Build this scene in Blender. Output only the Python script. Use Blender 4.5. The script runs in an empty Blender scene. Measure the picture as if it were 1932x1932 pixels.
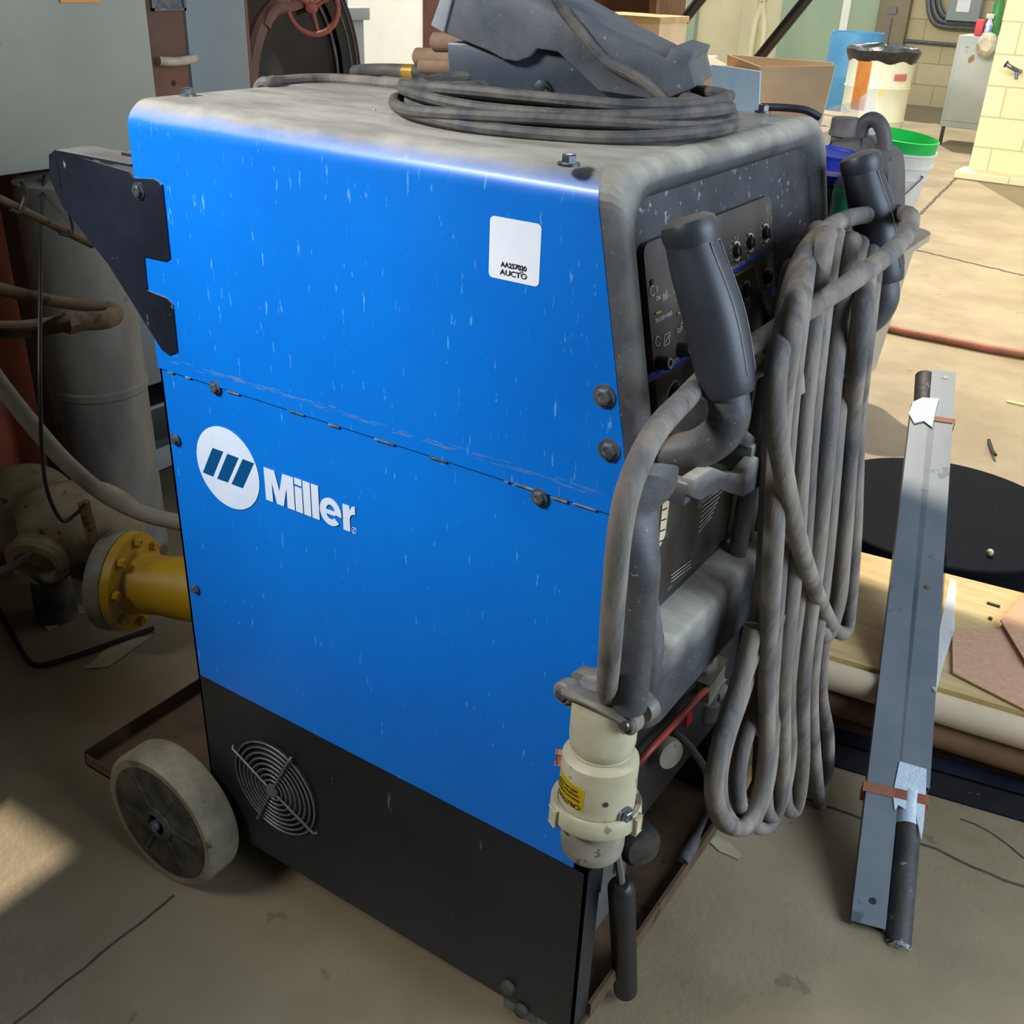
import bpy, bmesh, math, random
from mathutils import Vector, Matrix
random.seed(7)
S = bpy.context.scene
COL = S.collection
V = Vector
# ------------------------------------------------------------------ camera
CP = V((1.1453, -.8828, 1.4504)); YAW, PIT, ROL, FPX = 2.1374, -.4834, .0414, 1977.47
def cam_axes():
    cy, sy, cp, sp = math.cos(YAW), math.sin(YAW), math.cos(PIT), math.sin(PIT)
    f = V((cy*cp, sy*cp, sp)); r = V((sy, -cy, 0)); u = r.cross(f)
    cr, sr = math.cos(ROL), math.sin(ROL)
    return r*cr+u*sr, u*cr-r*sr, f
CR, CU, CF = cam_axes()
cd = bpy.data.cameras.new('camera'); cam = bpy.data.objects.new('camera', cd); COL.objects.link(cam)
m = Matrix((CR, CU, -CF)).transposed().to_4x4(); m.translation = CP; cam.matrix_world = m
cd.sensor_width = 36; cd.lens = 36*FPX/1932; cd.clip_start = .02; cd.clip_end = 200
S.camera = cam
# ------------------------------------------------------------------ world, sun, exposure
S.view_settings.view_transform = 'Standard'; S.view_settings.look = 'None'
S.view_settings.exposure = 0.0; S.view_settings.gamma = 1; S.view_settings.use_curve_mapping = False
w = bpy.data.worlds.new('sky'); S.world = w; w.use_nodes = True
bg = w.node_tree.nodes['Background']; bg.inputs[0].default_value = (.74, .86, 1, 1); bg.inputs[1].default_value = .88
SUN_D = V((.25, -.45, -.86)).normalized()
sl = bpy.data.lights.new('sun', 'SUN'); so = bpy.data.objects.new('sun', sl); COL.objects.link(so)
sl.energy = 5.0; sl.angle = math.radians(.8); sl.color = (1, .91, .74)
so.rotation_euler = SUN_D.to_track_quat('-Z', 'Y').to_euler(); so.location = (0, 0, 8)
def area(name, loc, aim, sx, sy, e, c):
    l = bpy.data.lights.new(name, 'AREA'); l.shape = 'RECTANGLE'; l.size = sx; l.size_y = sy; l.energy = e; l.color = c
    o = bpy.data.objects.new(name, l); COL.objects.link(o); o.location = loc
    o.rotation_euler = (V(aim)-V(loc)).to_track_quat('-Z', 'Y').to_euler(); return o
area('far_fill', (-2, 3.2, 3.3), (-2, 12, .6), 9, 1.2, 560, (1, .93, .80))  # added lamp at the roof edge, fills the pillar and far wall
area('right_fill', (3.6, .4, 2.0), (1.1, .3, .1), 2.4, 2.0, 140, (.66, .82, 1))  # added bluish lamp to brighten the floor at right
sl_ = area('panel_fill', (-.7, -1.6, 2.6), (.08, 0, 1.2), .9, .3, 8.5, (.90, .95, 1)); sl_.data.spread = .75  # added lamp, narrow spread, brightens the upper left of the blue side
# ------------------------------------------------------------------ projection helpers (points of the photo put on a known plane of the place)
def ray(px, py): return CF+CR*((px-966)/FPX)-CU*((py-966)/FPX)
def P(px, py, ax, v):
    d = ray(px, py); i = 'xyz'.index(ax); return CP+d*((v-CP[i])/d[i])
def PN(px, py, pt, n):
    d = ray(px, py); return CP+d*((V(pt)-CP).dot(n)/d.dot(n))
# ------------------------------------------------------------------ materials
def mat(name, c1, c2=None, sc=8, rough=.6, metal=0, bump=0, bsc=None, st=(1, 1, 1), lo=.35, hi=.65, dust=None, dlo=.4, dhi=.95, dn=.4,
        sp=None, spc=None, spt=.68, spsc=60, spst=(1, 1, 1), emit=None, spec=.5, rlo=None, coat=0, det=6):
    M = bpy.data.materials.new(name); M.use_nodes = True; N = M.node_tree.nodes; L = M.node_tree.links
    b = N['Principled BSDF']
    def new(t, **k):
        n = N.new(t)
        for a, v in k.items(): setattr(n, a, v)
        return n
    def noise(scale, stretch, detail=det):
        tc = new('ShaderNodeTexCoord'); mp = new('ShaderNodeMapping'); mp.inputs['Scale'].default_value = stretch
        L.new(tc.outputs['Object'], mp.inputs[0]); n = new('ShaderNodeTexNoise'); n.inputs['Scale'].default_value = scale
        n.inputs['Detail'].default_value = detail; n.inputs['Roughness'].default_value = .62
        L.new(mp.outputs[0], n.inputs['Vector']); return n.outputs['Fac']
    def ramp(s, a, z):
        r = new('ShaderNodeMapRange'); r.inputs[1].default_value = a; r.inputs[2].default_value = z; L.new(s, r.inputs[0]); return r.outputs[0]
    def mix(f, a, z):
        x = new('ShaderNodeMix', data_type='RGBA')
        if isinstance(f, float): x.inputs[0].default_value = f
        else: L.new(f, x.inputs[0])
        for v, i in ((a, 6), (z, 7)):
            if isinstance(v, tuple): x.inputs[i].default_value = (*v, 1)
            else: L.new(v, x.inputs[i])
        return x.outputs[2]
    c2 = c2 or c1
    nf = noise(sc, st); col = mix(ramp(nf, lo, hi), c1, c2)
    if sp: col = mix(ramp(noise(spsc, spst, 4), spt, spt+.04), col, spc if spc else sp)
    rr = None
    if dust:
        g = new('ShaderNodeNewGeometry'); sx = new('ShaderNodeSeparateXYZ'); L.new(g.outputs['Normal'], sx.inputs[0])
        a = new('ShaderNodeMath', operation='MULTIPLY_ADD'); L.new(noise(14, (1, 1, 1)), a.inputs[0]); a.inputs[1].default_value = dn; L.new(sx.outputs[2], a.inputs[2])
        f = ramp(a.outputs[0], dlo+dn*.5, dhi+dn*.5)
        col = mix(f, col, mix(ramp(noise(9, (1, 2.2, 1)), .38, .62), dust, tuple(q*.6 for q in dust)))
        r = new('ShaderNodeMapRange'); L.new(f, r.inputs[0]); r.inputs[3].default_value = rough; r.inputs[4].default_value = .62; rr = r.outputs[0]
    L.new(col, b.inputs['Base Color'])
    if rr: L.new(rr, b.inputs['Roughness'])
    elif rlo is not None:
        r = new('ShaderNodeMapRange'); L.new(nf, r.inputs[0]); r.inputs[1].default_value = .3; r.inputs[2].default_value = .7
        r.inputs[3].default_value = rlo; r.inputs[4].default_value = rough; L.new(r.outputs[0], b.inputs['Roughness'])
    else: b.inputs['Roughness'].default_value = rough
    b.inputs['Metallic'].default_value = metal; b.inputs['Specular IOR Level'].default_value = spec
    if coat: b.inputs['Coat Weight'].default_value = coat; b.inputs['Coat Roughness'].default_value = .08
    if bump:
        bn = new('ShaderNodeBump'); bn.inputs['Strength'].default_value = bump; bn.inputs['Distance'].default_value = .004
        L.new(noise(bsc or sc*4, st), bn.inputs['Height']); L.new(bn.outputs[0], b.inputs['Normal'])
    if emit: b.inputs['Emission Color'].default_value = (*emit, 1); b.inputs['Emission Strength'].default_value = 1
    return M
def s(r, g, b):  # sRGB 0-255 -> linear
    return tuple(((c/255)/12.92 if c/255 <= .04045 else ((c/255+.055)/1.055)**2.4) for c in (r, g, b))
M_floor = mat('concrete', s(130, 114, 88), s(150, 134, 106), 2.5, .50, bump=.35, bsc=60, rlo=.38, sp=1, spc=s(120, 104, 84), spt=.66, spsc=9)
M_blue = mat('blue paint', s(0, 103, 194), s(0, 112, 204), 3, .36, dust=s(176, 168, 154), dlo=.35, dhi=.85, dn=.35, sp=1, spc=s(84, 146, 204), spt=.65, spsc=110, spst=(1.6, 1, .25), coat=.08)
M_black = mat('black paint', s(18, 19, 24), s(30, 30, 34), 5, .38, sp=1, spc=s(84, 88, 98), spt=.665, spsc=70, spst=(1.4, 1, .18), bump=.1)
M_frame = mat('black steel', s(16, 18, 26), s(28, 31, 42), 7, .4, sp=1, spc=s(120, 124, 132), spt=.68, spsc=45, spst=(1, 1, .4), dust=s(128, 122, 115), dlo=.5, dhi=.95)
M_plast = mat('dusty black plastic', s(52, 53, 57), s(84, 84, 86), 9, .55, sp=1, spc=s(130, 128, 124), spt=.66, spsc=200, dust=s(186, 178, 160), dlo=.0, dhi=.75, dn=.7, bump=.2)
M_panel = mat('dusty panel', s(46, 40, 36), s(84, 74, 64), 7, .5, sp=1, spc=s(118, 106, 92), spt=.64, spsc=24, st=(1, 1, 1))
M_rec = mat('dark recess plastic', s(36, 36, 40), s(60, 60, 63), 12, .6, sp=1, spc=s(120, 120, 122), spt=.62, spsc=90)
M_grip = mat('grip rubber', s(42, 44, 49), s(50, 52, 57), 20, .42, bump=.08, bsc=420, dust=s(120, 112, 102), dlo=.5, dhi=1.0)
M_gripi = mat('grip inset', s(38, 40, 44), s(44, 46, 50), 20, .5)
M_gline = mat('grip worn edge', s(140, 136, 130), s(110, 106, 100), 40, .6)
M_tube = mat('handle tube', s(58, 60, 64), s(86, 84, 82), 22, .5, sp=1, spc=s(140, 136, 128), spt=.66, spsc=160, dust=s(140, 128, 112), dlo=.3, dhi=1.0, bump=.2)
M_cable = mat('dusty cable rubber', s(84, 82, 82), s(146, 134, 120), 22, .75, st=(1, 1, .18), sp=1, spc=s(120, 112, 100), spt=.68, spsc=160, spst=(1, 1, .5), bump=.5, bsc=90)
M_cord = mat('dark cord rubber', s(58, 58, 60), s(104, 96, 86), 30, .65, sp=1, spc=s(135, 126, 114), spt=.70, spsc=220, bump=.25)
M_beige = mat('beige plastic', s(192, 182, 150), s(172, 160, 128), 14, .5, sp=1, spc=s(128, 118, 100), spt=.62, spsc=22, bump=.1)
M_beiged = mat('dirty beige plastic', s(150, 142, 124), s(120, 112, 98), 18, .55, sp=1, spc=s(90, 84, 76), spt=.64, spsc=50, bump=.15)
M_white = mat('white decal', s(214, 222, 236), s(206, 215, 230), 20, .4)
M_sticker = mat('white label', s(235, 236, 240), s(228, 229, 234), 20, .45)
M_ink = mat('black ink', s(22, 24, 30), None, 5, .6)
M_navy = mat('decal dark blue', s(0, 74, 124), None, 5, .4)
M_yel = mat('yellow label', s(240, 212, 20), s(228, 196, 30), 30, .5, sp=1, spc=s(190, 140, 60), spt=.66, spsc=60)
M_steel = mat('worn steel', s(132, 134, 138), s(92, 94, 98), 40, .35, metal=.8)
M_steeld = mat('dull dark bolt', s(84, 86, 90), s(120, 122, 124), 60, .4, metal=.6)
M_print = mat('panel print', s(205, 192, 170), s(160, 150, 132), 60, .6)
M_pblue = mat('panel blue band', s(44, 66, 150), s(70, 84, 150), 40, .5)
M_pyel = mat('panel yellow line', s(165, 165, 60), s(120, 118, 50), 60, .5)
M_paper = mat('paper label', s(225, 205, 168), s(200, 180, 145), 60, .7)
M_wheel = mat('grey tyre', s(150, 138, 112), s(112, 102, 82), 16, .75, sp=1, spc=s(70, 62, 48), spt=.64, spsc=30, bump=.3)
M_hub = mat('dirty dark hub', s(38, 35, 30), s(78, 70, 56), 14, .7, lo=.4, hi=.6, bump=.3)
M_rust = mat('rusty tray', s(64, 46, 30), s(98, 74, 48), 9, .7, sp=1, spc=s(60, 34, 22), spt=.6, spsc=14)
M_rustr = mat('rust brown paint', s(128, 84, 64), s(98, 70, 58), 5, .6)
M_grey = mat('grey enamel', s(142, 148, 146), s(130, 138, 138), 3, .42, sp=1, spc=s(150, 148, 136), spt=.70, spsc=40, spst=(1, 1, .3))
M_enc = mat('warm grey enamel', s(172, 172, 154), s(158, 160, 146), 2.5, .42, sp=1, spc=s(150, 140, 120), spt=.70, spsc=40, spst=(1, 1, .3))
M_greyl = mat('light grey enamel', s(150, 156, 154), s(138, 145, 146), 3, .5)
M_galv = mat('galvanised duct', s(156, 150, 136), s(104, 102, 100), 4, .5, metal=.15, st=(1, 1, .4), sp=1, spc=s(98, 72, 50), spt=.63, spsc=5)
M_dark = mat('dark steel', s(40, 40, 42), s(54, 52, 50), 6, .5)
M_red = mat('orange red paint', s(190, 92, 62), s(150, 80, 60), 6, .6, bump=.1)
M_whl = mat('red cast iron', s(168, 84, 62), s(134, 76, 62), 22, .6, bump=.3)
M_brass = mat('dusty bronze', s(176, 160, 128), s(134, 116, 88), 12, .6, sp=1, spc=s(88, 70, 50), spt=.62, spsc=18, bump=.3)
M_pipe = mat('rusty conduit', s(128, 106, 78), s(92, 70, 48), 14, .65, sp=1, spc=s(70, 48, 34), spt=.6, spsc=26, bump=.3)
M_ylw = mat('yellow paint', s(206, 160, 10), s(176, 134, 14), 7, .5, sp=1, spc=s(170, 150, 105), spt=.60, spsc=5, bump=.1)
M_hose = mat('grey hose', s(150, 142, 126), s(126, 118, 102), 8, .5)
M_rubber = mat('black rubber', s(18, 18, 20), s(30, 29, 30), 12, .45)
M_card = mat('cardboard', s(224, 194, 158), s(206, 176, 142), 6, .85, st=(1, 1, 1))
M_cardr = mat('corrugated pink cardboard', s(212, 166, 130), s(196, 148, 114), 70, .85, bump=.7, bsc=55, st=(1, 3, 1))
M_cardb = mat('blue board', s(184, 212, 240), s(196, 224, 236), 12, .8, st=(3, 3, .5))
M_wood = mat('pale plywood', s(206, 178, 124), s(184, 152, 100), 5, .7, st=(1, 7, 1), bump=.15, sp=1, spc=s(110, 84, 54), spt=.70, spsc=10)
M_woodd = mat('dark brown wood', s(120, 84, 52), s(86, 56, 34), 6, .75, st=(1, 4, 1))
M_bar = mat('grey primer steel', s(118, 124, 130), s(104, 112, 120), 8, .42, sp=1, spc=s(82, 92, 100), spt=.64, spsc=12, metal=.1)
M_barr = mat('black scaled rod', s(44, 44, 46), s(70, 66, 62), 20, .6, bump=.4, sp=1, spc=s(150, 140, 124), spt=.66, spsc=40)
M_tape = mat('white tape', s(206, 218, 226), s(184, 200, 210), 30, .5, bump=.5)
M_band = mat('orange band', s(206, 138, 104), s(190, 124, 92), 30, .6)
M_navyp = mat('black plastic sheet', s(8, 10, 16), s(12, 14, 22), 3, .75, spec=.08, sp=1, spc=s(70, 76, 90), spt=.72, spsc=20)
M_bluebar = mat('blue barrel plastic', s(86, 156, 200), s(70, 140, 188), 5, .5)
M_barrel = mat('white barrel paint', s(226, 226, 200), s(208, 212, 190), 4, .5, sp=1, spc=s(230, 208, 130), spt=.60, spsc=6)
M_orust = mat('orange rust', s(238, 170, 92), s(226, 150, 70), 8, .7)
M_bag = mat('black bag', s(20, 20, 24), s(40, 40, 46), 20, .25, bump=.8, bsc=30)
M_pail = mat('white pail', s(226, 224, 216), s(206, 206, 202), 8, .5, sp=1, spc=s(120, 122, 124), spt=.67, spsc=24)
M_green = mat('green plastic', s(0, 190, 84), s(0, 170, 70), 5, .5)
M_gcan = mat('green can', s(30, 140, 70), s(20, 120, 60), 6, .35)
M_jug = mat('dusty grey jug', s(92, 86, 82), s(70, 68, 68), 10, .6, bump=.15)
M_funnel = mat('blue funnel', s(40, 56, 170), s(30, 46, 150), 8, .5)
M_greenw = mat('pale green wall', s(166, 184, 152), s(154, 174, 146), 1.2, .6)
M_cream = mat('cream wall', s(222, 214, 176), s(206, 198, 160), 1.5, .7)
M_wwall = mat('white wall', s(248, 246, 232), s(240, 240, 224), 3, .8)
M_brownp = mat('brown post', s(96, 62, 48), s(80, 50, 40), 5, .6)
M_olive = mat('olive door', s(136, 126, 98), s(118, 110, 86), 3, .6)
M_cab = mat('blue grey cabinet', s(182, 188, 184), s(164, 174, 172), 3, .5, sp=1, spc=s(140, 100, 62), spt=.63, spsc=7)
M_ceil = mat('ceiling board', s(120, 108, 92), s(104, 94, 80), 2, .8)
M_flag = mat('red plastic', s(196, 52, 40), s(178, 44, 36), 20, .4)
M_redhand = mat('faded red plastic', s(176, 66, 52), s(150, 60, 50), 20, .5)
M_beanie = mat('brown cloth', s(150, 122, 96), s(124, 98, 76), 12, .9, bump=.6)
# clear sheet
M_clear = mat('clear plastic film', s(226, 230, 232), s(236, 238, 240), 10, .25, bump=.5, bsc=18)
M_clear.node_tree.nodes['Principled BSDF'].inputs['Alpha'].default_value = .45
# concrete block
def block_mat(name, c1, c2, cm, bw=.4, bh=.2):
    M = bpy.data.materials.new(name); M.use_nodes = True; N = M.node_tree.nodes; L = M.node_tree.links; b = N['Principled BSDF']
    tc = N.new('ShaderNodeTexCoord'); sx = N.new('ShaderNodeSeparateXYZ'); cx = N.new('ShaderNodeCombineXYZ')
    L.new(tc.outputs['Object'], sx.inputs[0]); ad = N.new('ShaderNodeMath'); L.new(sx.outputs[0], ad.inputs[0]); L.new(sx.outputs[1], ad.inputs[1])
    L.new(ad.outputs[0], cx.inputs[0]); L.new(sx.outputs[2], cx.inputs[1])
    k = N.new('ShaderNodeTexBrick'); L.new(cx.outputs[0], k.inputs[0]); k.inputs['Scale'].default_value = 1
    k.inputs['Brick Width'].default_value = bw; k.inputs['Row Height'].default_value = bh; k.inputs['Mortar Size'].default_value = .006
    k.inputs['Color1'].default_value = (*c1, 1); k.inputs['Color2'].default_value = (*c2, 1); k.inputs['Mortar'].default_value = (*cm, 1)
    L.new(k.outputs[0], b.inputs['Base Color']); b.inputs['Roughness'].default_value = .8
    bn = N.new('ShaderNodeBump'); bn.inputs['Strength'].default_value = .6; bn.inputs['Distance'].default_value = .01; bn.invert = True
    L.new(k.outputs[1], bn.inputs['Height']); L.new(bn.outputs[0], b.inputs['Normal']); return M
M_blk = block_mat('cream block', s(226, 212, 166), s(234, 222, 178), s(198, 180, 134), .45, .235)
M_blk2 = block_mat('tan block', s(190, 176, 136), s(200, 186, 146), s(160, 146, 112), .5, .25)
# ------------------------------------------------------------------ mesh helpers
def BM(): return bmesh.new()
def box(bm, a, b, bev=0, seg=2):
    a, b = V(a), V(b); lo = V([min(a[i], b[i]) for i in range(3)]); hi = V([max(a[i], b[i]) for i in range(3)])
    r = bmesh.ops.create_cube(bm, size=1); vs = r['verts']
    for v in vs: v.co = V([lo[i]+(v.co[i]+.5)*(hi[i]-lo[i]) for i in range(3)])
    if bev:
        es = list({e for v in vs for e in v.link_edges})
        bmesh.ops.bevel(bm, geom=es, offset=bev, segments=seg, profile=.5, affect='EDGES')
    return bm
def obox(bm, c, ax, ay, az, bev=0, seg=2):  # oriented box: centre and three half vectors
    r = bmesh.ops.create_cube(bm, size=2); c, ax, ay, az = V(c), V(ax), V(ay), V(az)
    vs = r['verts']
    for v in vs: v.co = c+ax*v.co.x+ay*v.co.y+az*v.co.z
    if bev:
        es = list({e for v in vs for e in v.link_edges}); bmesh.ops.bevel(bm, geom=es, offset=bev, segments=seg, profile=.5, affect='EDGES')
    return bm
def prism(bm, pts, ext, bev=0):
    pts = [V(p) for p in pts]; ext = V(ext)
    a = [bm.verts.new(p) for p in pts]; b = [bm.verts.new(p+ext) for p in pts]; n = len(pts)
    fs = [bm.faces.new(a), bm.faces.new(b[::-1])]
    for i in range(n): fs.append(bm.faces.new((a[i], b[i], b[(i+1) % n], a[(i+1) % n])))
    bmesh.ops.recalc_face_normals(bm, faces=fs)
    if bev: bmesh.ops.bevel(bm, geom=list({e for f in fs for e in f.edges}), offset=bev, segments=2, profile=.5, affect='EDGES')
    return bm
def spline(pts, sub=8, closed=False):
    pts = [V(p) for p in pts]; n = len(pts); out = []
    if n < 3 and not closed: return pts
    R = range(n if closed else n-1)
    for i in R:
        g = (lambda k: pts[k % n]) if closed else (lambda k: pts[max(0, min(n-1, k))])
        p0, p1, p2, p3 = g(i-1), g(i), g(i+1), g(i+2)
        for j in range(sub):
            t = j/sub; out.append(.5*((2*p1)+(p2-p0)*t+(2*p0-5*p1+4*p2-p3)*t*t+(3*p1-p0-3*p2+p3)*t**3))
    if not closed: out.append(pts[-1])
    return out
def sweep(bm, path, r, n=10, closed=False, cap=True, ell=None, up=None):
    N_ = len(path); rings = []; prev = None
    for i, p in enumerate(path):
        if closed: t = path[(i+1) % N_]-path[i-1]
        else: t = path[min(i+1, N_-1)]-path[max(i-1, 0)]
        if t.length < 1e-9: t = V((0, 0, 1))
        t.normalize()
        if prev is None:
            a = V(up) if up else (V((0, 0, 1)) if abs(t.z) < .9 else V((1, 0, 0)))
        else: a = prev
        a = (a-t*a.dot(t)).normalized(); prev = a; b = t.cross(a)
        rr = r[i*len(r)//N_] if isinstance(r, (list, tuple)) else (r(i/(N_-1)) if callable(r) else r)
        e = ell or 1
        rings.append([bm.verts.new(p+(a*math.cos(k*2*math.pi/n)*rr*e+b*math.sin(k*2*math.pi/n)*rr)) for k in range(n)])
    for i in range(N_ if closed else N_-1):
        A, B = rings[i], rings[(i+1) % N_]
        for k in range(n): bm.faces.new((A[k], A[(k+1) % n], B[(k+1) % n], B[k]))
    if cap and not closed: bm.faces.new(rings[0][::-1]); bm.faces.new(rings[-1])
    return bm
def tube(bm, pts, r, n=10, sub=8, **k): return sweep(bm, spline(pts, sub, k.get('closed', False)), r, n, **k)
def lathe(bm, prof, o, axis, n=32, ref=None, cap=True):
    o, z = V(o), V(axis).normalized(); x = V(ref) if ref else (V((1, 0, 0)) if abs(z.x) < .8 else V((0, 1, 0)))
    x = (x-z*x.dot(z)).normalized(); y = z.cross(x); rings = []
    for r, h in prof:
        rings.append([bm.verts.new(o+z*h+(x*math.cos(k*2*math.pi/n)+y*math.sin(k*2*math.pi/n))*max(r, 1e-4)) for k in range(n)])
    for A, B in zip(rings, rings[1:]):
        for k in range(n): bm.faces.new((A[k], A[(k+1) % n], B[(k+1) % n], B[k]))
    if cap: bm.faces.new(rings[0][::-1]); bm.faces.new(rings[-1])
    return bm
def rod(bm, a, b, r, n=16): a, b = V(a), V(b); return lathe(bm, [(r, 0), (r, (b-a).length)], a, b-a, n)
def mk(name, bm, m, parent=None, smooth=True, ang=35):
    bmesh.ops.recalc_face_normals(bm, faces=bm.faces)
    me = bpy.data.meshes.new(name); bm.to_mesh(me); bm.free(); me.materials.append(m)
    if smooth:
        for f in me.polygons: f.use_smooth = True
        me.set_sharp_from_angle(angle=math.radians(ang))
    o = bpy.data.objects.new(name, me); COL.objects.link(o)
    if parent:
        o.parent = parent
        if parent.type == 'EMPTY': o.location = -parent.location
    return o
def thing(name, label, cat, loc=(0, 0, 0), group=None):
    o = bpy.data.objects.new(name, None); COL.objects.link(o); o.location = loc; o.empty_display_size = .05
    o['label'] = label; o['category'] = cat
    if group: o['group'] = group
    return o
def tag(o, label, cat, group=None):
    o['label'] = label; o['category'] = cat
    if group: o['group'] = group
    return o
def st(o): o['kind'] = 'structure'; return o
def text(name, body, size, o, xd, yd, m, parent, bold=0, sx=1, th=.0004, align='LEFT'):
    c = bpy.data.curves.new(name, 'FONT'); c.body = body; c.size = size; c.offset = bold; c.extrude = th; c.align_x = align; c.space_character = 1.0
    t = bpy.data.objects.new(name, c); COL.objects.link(t); bpy.context.view_layer.update()
    me = bpy.data.meshes.new_from_object(t.evaluated_get(bpy.context.evaluated_depsgraph_get())); bpy.data.objects.remove(t)
    xd, yd = V(xd).normalized(), V(yd).normalized(); z = xd.cross(yd)
    for v in me.vertices: c3 = v.co.copy(); v.co = V(o)+xd*c3.x*sx+yd*c3.y+z*c3.z
    me.name = name; me.materials.clear(); me.materials.append(m)
    ob = bpy.data.objects.new(name, me); COL.objects.link(ob)
    if parent:
        ob.parent = parent
        if parent.type == 'EMPTY': ob.location = -parent.location
    return ob
def hexbolt(bm, o, ax, r=.011, h=.008, wash=True):
    if wash: lathe(bm, [(r*1.45, 0), (r*1.45, h*.25), (r*1.2, h*.3)], o, ax, 20)
    lathe(bm, [(r, h*.25), (r, h*.9), (r*.85, h), (r*.5, h), (r*.45, h*.9)], o, ax, 6)
    return bm
# ================================================================== STRUCTURE
bm = BM(); box(bm, (-16, -5, -.2), (8, 20, 0)); floor = st(mk('floor', bm, M_floor, smooth=False))
# floor joints and cracks are grooves' dark lines: thin inlays of dirt
M_crack = mat('dirt in joint', s(62, 52, 42), s(88, 76, 60), 30, .9)
def crack(pts, wd, name='trim_1', jit=.004):
    bm = BM(); pth = []
    for i in range(len(pts)-1):
        a, b = V(pts[i]), V(pts[i+1]); k = max(2, int((b-a).length/.03))
        for j in range(k): pth.append(a.lerp(b, j/k)+V((random.uniform(-jit, jit), random.uniform(-jit, jit), 0)))
    pth.append(V(pts[-1]))
    for p in pth: p.z = .0
    sweep(bm, pth, wd, 6, ell=.25, up=(0, 0, 1)); return st(mk(name, bm, M_crack))
crack([P(1505, 1500, 'z', 0), P(1640, 1550, 'z', 0), P(1932, 1675, 'z', 0), P(1932, 1675, 'z', 0)+V((.8, .2, 0))], .004, 'trim_1')
crack([P(1815, 1545, 'z', 0), P(1870, 1570, 'z', 0), P(1932, 1620, 'z', 0)], .003, 'trim_2', .003)
crack([P(330, 1690, 'z', 0), P(190, 1800, 'z', 0), P(30, 1932, 'z', 0), P(30, 1932, 'z', 0)+V((.1, -.4, 0))], .003, 'trim_3', .002)
crack([P(1932, 520, 'z', 0), P(1720, 470, 'z', 0)], .012, 'trim_4', .006)
crack([P(1725, 415, 'z', 0), P(1810, 330, 'z', 0)], .012, 'trim_5', .006)
# far wall, left wall
Y = 14.0
xg0, xg1, xd1 = P(1470, 60, 'y', Y).x, P(1655, 60, 'y', Y).x, P(1712, 60, 'y', Y).x
bm = BM(); box(bm, (xd1, Y, 0), (8, Y+.2, 3.4)); st(mk('wall_back', bm, M_blk2, smooth=False))
bm = BM(); box(bm, (xg0, Y-.02, 0), (xg1, Y+.18, 3.4)); st(mk('wall_back_green', bm, M_greenw, smooth=False))
bm = BM(); box(bm, (-16, Y, 0), (xg0, Y+.2, 3.4)); st(mk('wall_back_cream', bm, M_cream, smooth=False))
bm = BM(); box(bm, (xg1, Y-.12, 0), (xd1, Y+.1, 3.2)); d = st(mk('door_1', bm, M_olive, smooth=False))
bm = BM(); c = P(1684, 20, 'y', Y-.14); box(bm, c+V((-.05, -.01, -.04)), c+V((.05, .02, .04))); box(bm, c+V((-.012, -.008, -.5)), c+V((.012, .02, -.08))); mk('door_handle', bm, M_steeld, d)
bm = BM(); a = P(1600, 0, 'y', Y-.03); b_ = P(1602, 60, 'y', Y-.03); box(bm, (a.x-.05, Y-.05, 0), (a.x+.05, Y-.02, 3.4)); st(mk('trim_6', bm, M_wwall, smooth=False))
for k, (q0, q1, mm) in enumerate(((1405, 1432, M_cream), (1300, 1318, M_greenw))):
    bm = BM(); box(bm, (P(q0, 40, 'y', Y).x, Y-.12, 0), (P(q1, 40, 'y', Y).x, Y-.0, 3.4)); st(mk('trim_%d' % (7+k), bm, mm, smooth=False))
# white sunlit wall and brown post, far left centre
yw = 9.0
xa, xb = P(640, 60, 'y', yw).x, P(803, 60, 'y', yw).x
bm = BM(); box(bm, (xa-1, yw, 0), (xb, yw+.15, 3.4)); st(mk('wall_white', bm, M_wwall, smooth=False))
xc = P(842, 60, 'y', yw).x
bm = BM(); box(bm, (xb, yw-.05, 0), (xc+.15, yw+.3, 3.4)); st(mk('trim_9', bm, M_brownp, smooth=False))
# block pillar
p0 = P(1826, 322, 'z', .04); bm = BM(); ypil = p0.y
xl = P(1880, 60, 'y', ypil).x
box(bm, (p0.x, ypil, 0), (p0.x+1.6, ypil+.8, 3.4)); pil = st(mk('wall_pillar', bm, M_blk, smooth=False))
bm = BM(); box(bm, (p0.x-.06, ypil-.22, 0), (p0.x+1.66, ypil+.1, .06), .01); st(mk('baseboard_pillar', bm, M_blk, smooth=False))
# left wall (dim shop wall behind the electrical boxes) and rear-left closure
bm = BM(); box(bm, (-2.5, -5, 0), (-2.4, 2.9, 3.6)); st(mk('wall_left', bm, M_dark, smooth=False))
# unseen roof; edge and holes cut to shape the sun's shade and patches
H_R = 3.6
def roof_pt(p): p = V(p); t = (H_R-p.z)/(-SUN_D.z); return p-SUN_D*t
edge = roof_pt((.8, 1.40, .33)).y
holes = []
def hole(px0, py0, px1, py1):
    a, b = P(px0, py0, 'z', 0), P(px1, py1, 'z', 0); a, b = roof_pt(a), roof_pt(b)
    holes.append((min(a.x, b.x), max(a.x, b.x), min(a.y, b.y), max(a.y, b.y)))
a, b = roof_pt((-.52, -.36, 0)), roof_pt((-.24, -.08, 0)); holes.append((a.x, b.x, a.y, b.y))
h2 = roof_pt((-2.3, -2.7, 0)); holes.append((h2.x-.35, h2.x+.35, h2.y-.3, h2.y+.3))
xs = sorted({-16, 8} | {h[0] for h in holes} | {h[1] for h in holes}); ys = sorted({-5, edge} | {h[2] for h in holes} | {h[3] for h in holes})
bm = BM()
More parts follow.
